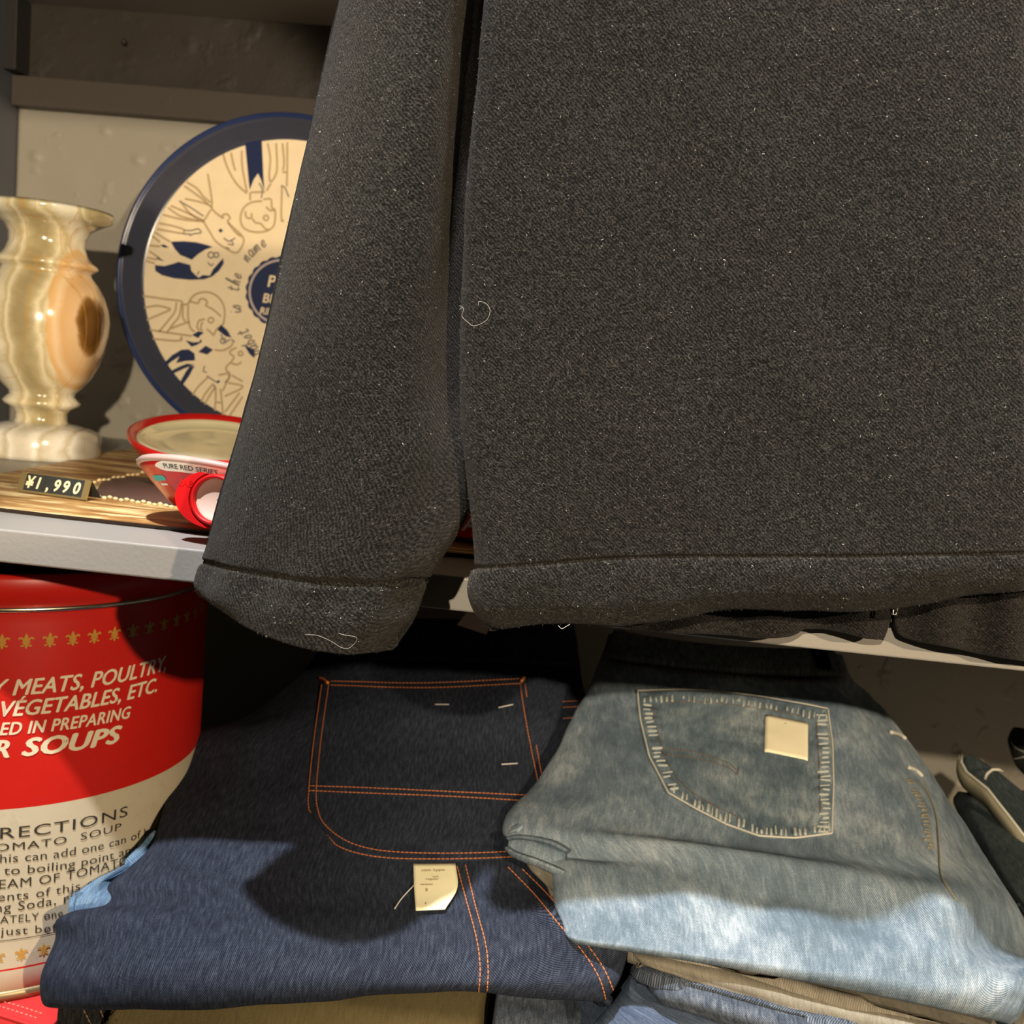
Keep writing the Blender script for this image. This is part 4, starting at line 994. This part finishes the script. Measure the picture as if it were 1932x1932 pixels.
wj = thing('jeans', 'washed light blue jeans with worn back pocket and cream sticker', 'jeans', P(1450, 1800, 0.1), gp)
fall = lambda t: 0.045*max(0.0, (t-0.87)/0.13)**1.6
rows = [row((1150, 1196), (1585, 1238), 0.2780, 6, 0.02), row((1136, 1240), (1608, 1285), 0.2480, 2, 0.02), row((1108, 1300), (1668, 1340), 0.2100, 0, 0.02, Yf=fall), row((1066, 1390), (1735, 1425), 0.1580, 0, 0.02, Yf=fall), row((1018, 1490), (1806, 1530), 0.1040, 0, 0.02, Yf=fall), row((980, 1552), (1842, 1590), 0.0750, 0, 0.018, Yf=fall),
        row((962, 1584), (1862, 1622), 0.0600, 0, 0.014, Yf=fall), row((1028, 1616), (1884, 1660), 0.0460, 0, 0.012, Yf=fall), row((1046, 1660), (1910, 1710), 0.0300, 0, 0.012, Yf=fall), row((1056, 1712), (1938, 1790), 0.0140, 4, 0.012, Yf=fall), row((1062, 1748), (1945, 1850), 0.0030, 2, 0.012), row((1074, 1770), (1935, 1895), -0.0030, -2, 0.010), row((1092, 1782), (1905, 1930), 0.0010, -8, 0.008)]
lr = rows[-1]
rows += [[p+np.array([0, 0.012, -0.002]) for p in lr], [p+np.array([0, 0.06, 0.002]) for p in lr], [p+np.array([0, 0.14, 0.012]) for p in lr]]
def wash_disp(U, V, s, t):
    k = t*(len(rows)-1)
    d = 0.0018*fbm(U*18+7, V*14+2, 4)
    d += 0.0070*np.exp(-((s-0.10-0.010*(k-5))/0.09)**2-((k-4.9)/0.9)**2)              # crease at the left edge
    d -= 0.0100*np.exp(-((k-6.15-2.0*s)/0.45)**2)*np.exp(-((s-0.10)/0.14)**2)
    d += 0.0075*np.exp(-((k-5.2-3.2*s)/0.65)**2)*np.clip(s*3-0.3, 0, 1)*np.clip(2.4-2.6*s, 0, 1)
    d -= 0.0080*np.exp(-((k-6.5-3.0*s)/0.6)**2)*np.clip(s*3-0.9, 0, 1)*np.clip(2.6-2.6*s, 0, 1)
    d += 0.0040*np.exp(-((s-0.78)/0.06)**2-((k-9.2)/1.1)**2)
    d += 0.0022*np.sin(s*30+k*1.3)*np.exp(-((k-8.8)/1.2)**2)
    d *= np.clip((len(rows)-4.5-k)/1.5, 0, 1)
    return d
wo_, wjB, wjG = patch('body', rows, 320, 260, m_faded, wj, 0.004, wash_disp)
# rolled inner edge on the left side
cl = []
for k, (cx, cy, Y, r) in enumerate(((960, 1584, 0.066, 6), (972, 1588, 0.062, 14), (992, 1593, 0.057, 18), (1015, 1599, 0.053, 20), (1040, 1608, 0.049, 22), (1066, 1620, 0.049, 20))):
    c = P(cx, cy+8, Y); rr = r*0.00031
    cl.append([c+np.array([-(0.25 if k == 0 else 0.0)*rr, -rr*math.cos(a)*0.8, rr*math.sin(a)]) for a in np.linspace(1.4, 1.4+4.6, 18)])
patch('rolled_edge', np.swapaxes(np.array(cl), 0, 1), 40, 50, m_faded, wj, 0.0022)
ff = [row((985, 1612), (1070, 1622), 0.066, 0, 0.006, n=5), row((1000, 1640), (1072, 1652), 0.058, 0, 0.006, n=5), row((1024, 1664), (1076, 1690), 0.049, 0, 0.006, n=5), row((1044, 1684), (1080, 1722), 0.038, 0, 0.006, n=5)]
o_, _, _ = patch('inner_fold', ff, 30, 30, m_sandy, wj, 0.003); o_['label'] = 'brownish inside of the fold'
# back pocket with a worn, roped hem
pkt = coons([(1203, 1306), (1300, 1304), (1400, 1312), (1500, 1328), (1562, 1340)], [(1562, 1340), (1570, 1400), (1572, 1480), (1570, 1575)], [(1261, 1499), (1310, 1527), (1370, 1558), (1432, 1580), (1500, 1584), (1570, 1575)], [(1203, 1306), (1208, 1360), (1225, 1430), (1261, 1499)], 130, 110)
def plift(s, t):
    e = min(s, 1-s, t*0.9, 1-t); b_ = 0.0016*min(1, e/0.012)
    hem = math.exp(-((e-0.06)/0.045)**2)
    along = (t*62 if min(s, 1-s) < min(t, 1-t) else s*72)
    return 0.0003+b_+0.0007*hem*math.sin(along+1.2*math.sin(along*0.31))*(1 if e > 0.015 else 0)
wpo, wpB, _ = applique('back_pocket', wjB, pkt, m_fadedp, wj, plift)
V, F = tube_data(on_surface(wjB, [(1203, 1306), (1208, 1360), (1225, 1430), (1261, 1499), (1310, 1527), (1370, 1558), (1432, 1580), (1500, 1584), (1569, 1575), (1572, 1480), (1570, 1400), (1562, 1340)], 0.0012, 2.0, False), 0.00065, 6)
o_ = mesh('pocket_edge', V, F, m_worn, wpo); o_['label'] = 'pale frayed edge of the pocket'
V, F = tube_data(on_surface(wjB, [(1203, 1306), (1300, 1304), (1400, 1312), (1500, 1328), (1562, 1340)], 0.0014, 2.0), 0.00055, 6); mesh('pocket_edge', V, F, m_worn, wpo)
# worn puckers: short pale ridges crossing the hem
parts = []
def puckers(bvh, line, inw, n, ln, seed):
    r = np.random.default_rng(seed); q = resample_n2(line, n)
    for i in range(n):
        if r.random() < 0.18: continue
        p0 = q[i]; nx_ = np.array(inw)-p0; nx_ /= np.linalg.norm(nx_)
        a = p0+nx_*r.uniform(4, 8); b_ = a+nx_*ln*r.uniform(0.6, 1.0)+np.array([r.normal(0, 1.2), r.normal(0, 1.2)])
        w3 = on_surface(bvh, [tuple(a), tuple((a+b_)/2), tuple(b_)], 0.0002, 2.0, False)
        if len(w3) > 2: parts.append(tube_data(w3, [0.0003]+[r.uniform(0.0005, 0.0011)]*(len(w3)-2)+[0.0003], 6))
def resample_n2(p, n):
    p = np.asarray(p, float); d = np.linalg.norm(np.diff(p, axis=0), axis=1); L = np.concatenate([[0], np.cumsum(d)]); s = np.linspace(0, L[-1], n)
    return np.stack([np.interp(s, L, p[:, 0]), np.interp(s, L, p[:, 1])], -1)
puckers(wpB, [(1215, 1309), (1300, 1306), (1400, 1314), (1500, 1330), (1558, 1342)], (1380, 2600), 34, 13, 1)
puckers(wpB, [(1208, 1330), (1212, 1370), (1228, 1432), (1262, 1497)], (3200, 1300), 22, 21, 2)
puckers(wpB, [(1262, 1499), (1310, 1527), (1370, 1558), (1432, 1580), (1500, 1584), (1565, 1575)], (1440, 400), 36, 18, 3)
puckers(wpB, [(1566, 1350), (1570, 1400), (1572, 1480), (1570, 1570)], (-1000, 1480), 26, 22, 4)
V, F = join(parts); o_ = mesh('hem_puckers', V, F, m_pucker, wpo); o_['label'] = 'pale worn ridges along the pocket hem'
stitches('pocket_stitching', wpB, [[(1232, 1330), (1240, 1380), (1258, 1435), (1290, 1482), (1340, 1516), (1400, 1545)], [(1245, 1325), (1340, 1326), (1440, 1338), (1540, 1356)], [(1250, 1412), (1310, 1420), (1370, 1438), (1388, 1452)], [(1258, 1424), (1320, 1432), (1376, 1450), (1390, 1462), (1394, 1448)], [(1540, 1362), (1545, 1440), (1548, 1540)]], m_brownth, wpo, 0.0018, 0.0008, 0.0003)
st = coons([(1444, 1350), (1524, 1366)], [(1524, 1366), (1524, 1437)], [(1442, 1420), (1524, 1437)], [(1444, 1350), (1442, 1420)], 12, 12)
so_, stB, _ = applique('price_sticker', wpB, st, m_stick, wj, lambda s, t: 0.0013 if (min(s, 1-s)+min(t, 1-t)) > 0.05 else 0.0008, 0.0004); so_['label'] = 'blank cream sticker on the pocket'
surf_text('sticker_mark', stB, [('x', 1480, 1367, 4, 4, 0)], m_tagink, so_)
# waistband, belt loops, side seam
rows_w = [row((1160, 1188), (1570, 1222), 0.270, 12, 0.014), row((1150, 1206), (1580, 1240), 0.258, 12, 0.014), row((1140, 1232), (1594, 1268), 0.238, 10, 0.014)]
wb_, wbB, _ = patch('waistband', rows_w, 80, 18, denim('waistband_denim', (0.05, 0.065, 0.075), (0.30, 0.33, 0.32), 0.2), wj, 0.004)
parts.clear(); puckers(wjB, [(1150, 1238), (1260, 1256), (1380, 1266), (1500, 1272), (1560, 1276)], (1380, 2400), 44, 12, 9)
V, F = join(parts); mesh('waist_seam', V, F, plain('faded_rust_thread', (0.20, 0.13, 0.085), 0.8), wj)
lp = coons([(1520, 1212), (1548, 1216)], [(1548, 1216), (1570, 1272)], [(1542, 1268), (1570, 1272)], [(1520, 1212), (1542, 1268)], 8, 14)
lo_, loB, _ = applique('belt_loop', wbB, lp, m_fadedp, wj, lambda s, t: 0.0020+0.002*math.sin(math.pi*t), 0.0009)
for pts in ([(1541, 1266), (1569, 1270)],):
    V, F = tube_data([p for p in (cast(loB, x, y, 0.0007)[0] for x, y in resample(pts, 2)) if p is not None], 0.0007, 6); mesh('loop_edge', V, F, m_worn, lo_)
V, F = tube_data(on_surface(wjB, [(1678, 1384), (1694, 1388), (1706, 1396)], 0.0014, 2), 0.0014, 8); mesh('belt_loop', V, F, m_worn, wj)
V, F = tube_data(on_surface(wjB, [(1712, 1450), (1726, 1455), (1738, 1466)], 0.0010, 2), 0.0013, 8); mesh('belt_loop', V, F, m_worn, wj)
parts.clear(); puckers(wjB, [(1728, 1470), (1745, 1500), (1758, 1535), (1764, 1580), (1768, 1600)], (400, 1540), 20, 16, 12)
V, F = join(parts); mesh('side_seam', V, F, m_khakis, wj)
V, F = tube_data(on_surface(wjB, [(1734, 1472), (1752, 1502), (1765, 1540), (1770, 1590), (1773, 1640), (1782, 1668), (1805, 1700)], 0.0004, 2), 0.0006, 6); mesh('side_seam', V, F, m_khakis, wj)

# ---- far right: a darker pair and a black garment at the back
dr = thing('jeans', 'dark teal jeans with worn khaki waistband edge at far right', 'jeans', P(1900, 1600, 0.2), gp)
rows = [row((1806, 1494), (1990, 1490), 0.300, 0, 0.03), row((1800, 1510), (2000, 1540), 0.282, 0, 0.03), row((1818, 1552), (2010, 1600), 0.240, 0, 0.03), row((1850, 1612), (2030, 1670), 0.190, 0, 0.03), row((1890, 1672), (2060, 1740), 0.145, 0, 0.03), row((1945, 1745), (2120, 1810), 0.110, 0, 0.03), row((2010, 1830), (2170, 1900), 0.08, 0, 0.03)]
rows += [[p+np.array([0, 0.02, -0.05]) for p in rows[-1]]]
_, drB, _ = patch('body', rows, 80, 110, m_darkd, dr, 0.004, lambda U, V, s, t: 0.0016*fbm(U*20, V*20, 3))
rl = []
for (cx, cy, Y, r) in ((1818, 1426, 0.33, 6), (1826, 1440, 0.325, 15), (1846, 1462, 0.315, 24), (1872, 1490, 0.300, 30), (1905, 1524, 0.282, 34), (1940, 1562, 0.262, 36), (2000, 1622, 0.23, 38)):
    c = P(cx+8, cy+4, Y); rr = r*0.00043
    rl.append([c+np.array([0.75*rr*math.cos(a), -0.65*rr*abs(math.sin(a))*(1 if math.sin(a) > 0 else -1), 0.75*rr*-math.cos(a)*-1*0.6+rr*0.5*math.sin(a)]) for a in np.linspace(0, 2*math.pi, 20)])
patch('rolled_waist', np.array(rl), 40, 70, m_darkd, dr, 0.002)
tp_ = [(1812, 1424), (1812, 1440), (1822, 1458), (1842, 1474), (1862, 1490), (1882, 1516), (1905, 1545), (1935, 1584), (1990, 1650)]
Ys = np.linspace(0.312, 0.225, len(tp_))
strip = [[P(x, y, Y_), P(x-1, y+9, Y_-0.004), P(x-2, y+18, Y_-0.002), P(x, y+27, Y_+0.004)] for (x, y), Y_ in zip(tp_, Ys)]
o_, stB2, _ = patch('waistband_edge', strip, 12, 90, m_khakis, dr, 0.002); o_['label'] = 'khaki worn waistband edge'
V, F = tube_data([P(x+2, y-1, Y_-0.0035) for (x, y), Y_ in zip(tp_, Ys)], 0.0010, 8); mesh('pale_seam', V, F, m_worn, dr)
V, F = tube_data([P(1858, 1470, 0.300), P(1862, 1460, 0.300), P(1872, 1452, 0.300), P(1884, 1452, 0.301), P(1892, 1456, 0.304)], 0.0011, 8); mesh('pale_seam', V, F, m_worn, dr)
parts.clear(); puckers(stB2, [(1866, 1512), (1890, 1544), (1930, 1596), (1960, 1630)], (2400, 1300), 16, 12, 21)
if parts: V, F = join(parts); mesh('waist_puckers', V, F, m_worn, dr)
bg = thing('jeans', 'black garment with white stitching in the back right corner', 'jeans', P(1930, 1410, 0.36), gp)
rows = [row((1912, 1372), (2060, 1380), 0.40, 0, 0.03), row((1903, 1396), (2070, 1420), 0.38, 0, 0.03), row((1912, 1430), (2080, 1470), 0.36, 0, 0.03), row((1930, 1458), (2090, 1500), 0.345, 0, 0.03), row((1960, 1490), (2090, 1520), 0.34, 0, 0.03)]
_, bgB, _ = patch('body', rows, 60, 60, m_blackd, bg, 0.006, lambda U, V, s, t: 0.0014*fbm(U*26, V*26, 3))
stitches('white_stitching', bgB, [[(1908, 1400), (1918, 1412), (1935, 1420)], [(1914, 1432), (1935, 1428)]], m_worn, bg, 0.003, 0.0008, 0.0005)

# ------------------------------------------------------------------ charcoal wool jacket
m_wool = wool('charcoal_wool')
m_wool2 = wool('charcoal_wool_side', (0.92, 0.84, 1.0))
m_fib = plain('grey_wool_fibre', (0.115, 0.108, 0.095), 0.9)
m_lint = plain('white_lint', (0.50, 0.48, 0.44), 0.8)
m_lining = plain('black_lining', (0.012, 0.011, 0.010), 0.8)
jk = thing('jacket', 'charcoal wool jacket hanging in front of the shelves, sleeve and hem showing', 'jacket', P(1250, 1165, -0.05))
LFT = [(-430, 950), (0, 915), (150, 905), (300, 893), (450, 885), (600, 878), (700, 877), (850, 887), (960, 900), (1020, 904), (1058, 905), (1072, 900), (1090, 894), (1112, 893), (1140, 900), (1160, 912), (1171, 930)]
botx = [880, 930, 1000, 1100, 1210, 1300, 1400, 1550, 1700, 1800, 1870, 1932, 2060]
boty = [1172, 1172, 1173, 1176, 1184, 1166, 1145, 1145, 1144, 1130, 1119, 1117, 1112]
seax = [880, 960, 1200, 1500, 1900, 2060]
seay = [1078, 1069, 1057, 1052, 1046, 1040]
cols = [0, 0.02, 0.06, 0.12, 0.2, 0.3, 0.4, 0.5, 0.6, 0.7, 0.8, 0.9, 1.0]
JY = -0.047
rows = []
for k, (y, xl) in enumerate(LFT):
    r = []
    wl = max(0.0, min(1.0, (y-700)/370)) if y < 1072 else 1.0
    wb = max(0.0, (y-1072)/99)
    for c in cols:
        x = xl+(2060-xl)*c
        dy = wl*(np.interp(x, seax, seay)-1072)*(1-wb) + wb*(np.interp(x, botx, boty)-1171)
        Y = JY-0.010*(1-max(y, 0)/1170) + (0.006 if c == 0 else 0.001 if c == 0.02 else 0)
        if y >= 1160: Y += 0.003*(1 if y < 1170 else 2.2)
        r.append(P(x, y+dy, Y))
    rows.append([P(xl+22, y+4, JY+0.028), P(xl+7, y+2, JY+0.014)]+r+[P(2080, y-4, JY+0.03)])
last = rows[-1]
rows.append([p+np.array([0, 0.006, 0.001]) for p in last]); rows.append([p+np.array([0, 0.007, 0.022]) for p in last])
NVB = 330
def body_disp(U, V, s, t):
    d = 0.0028*np.sin(s*9.0+t*2.0)*np.sin(math.pi*np.clip(t, 0, 1)) + 0.0035*np.exp(-((s-0.30-0.28*(0.5-t))/0.10)**2)*(t < .9)
    d += 0.0011*fbm(U*28, V*18, 3)
    k = (t*(len(rows)-1))
    d -= 0.0022*np.exp(-((k-10.75)/0.30)**2)                  # hem stitching groove
    d += 0.0016*np.exp(-((k-12.6)/1.3)**2)                    # padded hem
    d -= 0.0011*np.exp(-((s-0.862)/0.0035)**2)                # side seam
    d += 0.0010*np.sin(U*150+2*np.sin(U*37))*np.exp(-((k-12.3)/1.2)**2)
    return d
bo, bB, bG = patch('front_panel', rows, 420, NVB, m_wool, jk, 0.0022, body_disp)
# sleeve: closed rings from the armhole down to the cuff
SL = [((735, -430), (985, -430), 0), ((640, 0), (940, 0), 0), ((607, 150), (930, 150), 0), ((577, 280), (922, 300), 0), ((540, 440), (915, 450), 0), ((505, 600), (910, 600), 0), ((470, 740), (912, 750), 0), ((440, 850), (915, 860), 2), ((410, 950), (893, 945), 6), ((394, 1008), (862, 1012), 10),
      ((386, 1040), (832, 1066), 14), ((381, 1060), (815, 1096), 20), ((376, 1085), (797, 1130), 26), ((373, 1108), (780, 1168), 34), ((376, 1124), (762, 1200), 40), ((392, 1134), (742, 1228), 40)]
NR = 40; rings = []
for k, (L, R, bow) in enumerate(SL):
    ring = []
    flare = 1.0 if k < 13 else 1.05
    for q in range(NR):
        ph = 2*math.pi*q/NR                       # 0 = left edge, pi/2 = front, pi = right edge
        t = (1-math.cos(ph))/2; f = math.sin(ph)
        x = L[0]+(R[0]-L[0])*t; y = L[1]+(R[1]-L[1])*t+bow*4*t*(1-t)*(1 if f >= 0 else -0.3)
        rec = max(0.0, min(1.0, (9.5-k)/3.5))*(0.35 if k == 0 else 1.0)
        yc = -0.036+0.008*t*t*rec+0.034*max(0.0, (t-0.60)/0.40)**2*rec
        Y = yc-(0.030*f*flare if f >= 0 else 0.012*f)
        ring.append(P(x, y, Y))
    rings.append(ring)
inner = [[p+(np.mean(rings[-1], 0)-p)*0.10+np.array([0, 0, 0.0015]) for p in rings[-1]], [p+(np.mean(rings[-1], 0)-p)*0.16+np.array([0, 0, 0.02]) for p in rings[-1]]]
A = np.array(rings+inner); A = cr(A, 300)
A = np.concatenate([A[:, -2:], A, A[:, :3]], 1); A = np.swapaxes(cr(np.swapaxes(A, 0, 1), 5*44+1), 0, 1)[:, 10:10+200]
def slv_disp(U, V, s, t):
    k = t*(len(SL)+1)
    d = 0.0010*fbm(U*26, V*16, 3)
    d -= 0.0026*np.exp(-((k-11.0)/0.20)**2)
    d += 0.0014*np.exp(-((k-12.8)/1.1)**2)
    w2 = np.exp(-((k-11.8)/1.6)**2)
    d += 0.0016*w2*np.sin(s*2*math.pi*9+1.0)
    d -= 0.0035*np.exp(-((s-0.36-0.015*np.sin(t*6))/0.025)**2)*np.clip(1.05-t*1.5, 0, 1)   # long fold at the inner side
    d += 0.003*np.exp(-((s-0.28)/0.05)**2)*np.clip(1.0-t, 0, 1)
    d -= 0.0060*np.exp(-((s-0.455)/0.012)**2)*np.clip((k-12.5)/3, 0, 1)              # cuff vent
    return d
so, sB, sG = grid_mesh('sleeve', A, m_wool, jk, 0.0022, slv_disp, close_u=True)
# lower edge of the jacket's back, hanging behind
bkx = [1190, 1230, 1290, 1350, 1420, 1470, 1498, 1516, 1550, 1590, 1630, 1655, 1670, 1678, 1681]
bky = [1187, 1190, 1194, 1198, 1203, 1205, 1201, 1189, 1188, 1194, 1203, 1205, 1200, 1188, 1165]
def hang(name, xs, ys, y0, Y0, Y1, n):
    rws = []
    xx = np.linspace(xs[0], xs[-1], 40)
    yy = np.interp(xx, xs, ys)
    for t in (0, 0.3, 0.6, 0.85, 0.96, 1.0):
        rws.append([P(x, y0+(y-y0)*t, Y0+(Y1-Y0)*t+0.003*math.sin(i*0.5)+(0.002 if t == 1 else 0)) for i, (x, y) in enumerate(zip(xx, yy))])
    rws.append([p+np.array([0, 0.005, 0.003]) for p in rws[-1]]); rws.append([p+np.array([0, 0.003, 0.02]) for p in rws[-1]])
    return patch(name, rws, n, 60, m_wool2, jk, 0.002, lambda U, V, s, t: 0.0006*fbm(U*40, V*40, 2))
hang('back_hem', bkx, bky, 1040, -0.024, -0.015, 200)
hang('back_hem', [1683, 1687, 1693, 1705, 1730, 1770, 1830, 1890, 1932, 2080], [1160, 1180, 1190, 1200, 1209, 1219, 1231, 1241, 1248, 1275], 1040, -0.028, -0.015, 160)
zp = [P(1685, 1146, -0.030), P(1693, 1146, -0.030), P(1691, 1160, -0.030), P(1684, 1159, -0.030), P(1685, 1146, -0.030)]
V, F = tube_data(zp, 0.0006, 8); zo = mesh('zip_stop', V, F, m_steel, jk); zo['label'] = 'bright metal zip end'
# fuzz: short pale fibres all over the cloth
def fibres(G, n, lo, hi, seed, j0=0, j1=None, i0=0, i1=None, rad=(0.00004, 0.00009)):
    r = np.random.default_rng(seed); nv, nu, _ = G.shape
    ar = np.linalg.norm(np.cross(G[:-1, 1:]-G[:-1, :-1], G[1:, :-1]-G[:-1, :-1]), axis=2)
    ar[:, :i0] = 0; ar[-12:] *= 0.4
    pk_ = r.choice(ar.size, n, p=(ar/ar.sum()).ravel()); ji, ii = np.unravel_index(pk_, ar.shape)
    j = ji+r.random(n); i = ii+r.random(n)
    p = G[ji, ii]; a = G[ji, ii+1]-p; b = G[ji+1, ii]-p
    base = p+a*(i-ii)[:, None]+b*(j-ji)[:, None]
    nrm = -np.cross(a, b); nrm /= np.maximum(np.linalg.norm(nrm, axis=1, keepdims=True), 1e-12)
    d = r.normal(size=(n, 3)); d -= nrm*np.sum(d*nrm, 1, keepdims=True); d /= np.linalg.norm(d, axis=1, keepdims=True)
    L = (lo+(hi-lo)*r.random(n)**3)[:, None]; sd = np.cross(nrm, d)
    bend = r.normal(0, 0.35, (n, 1)); w2 = r.uniform(rad[0], rad[1], (n, 1))
    h = r.uniform(0.0001, 0.0007, (n, 1))
    p0 = base-nrm*0.0001; p1 = base+d*L*0.5+sd*bend*L*0.4+nrm*h; p2 = base+d*L+nrm*h*0.5
    side = sd*w2
    V = np.stack([p0-side, p0+side, p1-side, p1+side, p2-side*0.4, p2+side*0.4], 1).reshape(-1, 3)
    k = (np.arange(n)*6)[:, None]
    F = np.concatenate([k+np.array([[0, 1, 3, 2]]), k+np.array([[2, 3, 5, 4]])])
    return V, F
def fib_obj(name, sets, mat):
    V, F, n = [], [], 0
    for v, f in sets:
        V.append(v); F.append(f+n); n += len(v)
    V = np.concatenate(V); F = np.concatenate(F)
    me = bpy.data.meshes.new(name); me.from_pydata(V.tolist(), [], F.tolist())
    o = link(name, me, jk, mat); o['kind'] = 'stuff'; return o
fib_obj('wool_fuzz', [fibres(bG, 24000, 0.0004, 0.0020, 1, i0=20), fibres(sG, 16000, 0.0004, 0.0020, 2)], m_fib)
fib_obj('pale_lint', [fibres(bG, 700, 0.0004, 0.0014, 3, i0=20, rad=(0.00007, 0.00013)), fibres(sG, 450, 0.0004, 0.0014, 4, rad=(0.00007, 0.00013))], m_lint)
def thread(pts, lift=0.0010, rad=0.00007):
    out = []
    for x, y in smooth_px(pts, 40):
        p, n = cast(bB, x, y, lift)
        if p is None: p, n = cast(sB, x, y, lift)
        if p is None: p = Vector(P(x, y, JY-0.004))
        out.append(p)
    return tube_data(out, rad, 5)
V, F = thread([(863, 584), (872, 577), (878, 584), (875, 596), (884, 607), (895, 615), (910, 610), (921, 601), (925, 585), (918, 573), (905, 569), (904, 576)]); mesh('loose_thread', V, F, m_lint, jk)
V, F = thread([(576, 1195), (600, 1197), (625, 1208), (640, 1218), (655, 1222), (668, 1212), (672, 1200), (650, 1196), (640, 1193)]); mesh('loose_thread', V, F, m_lint, jk)
V, F = thread([(1053, 1180), (1060, 1186), (1068, 1182), (1075, 1178)], rad=0.00013); mesh('loose_thread', V, F, m_lint, jk)
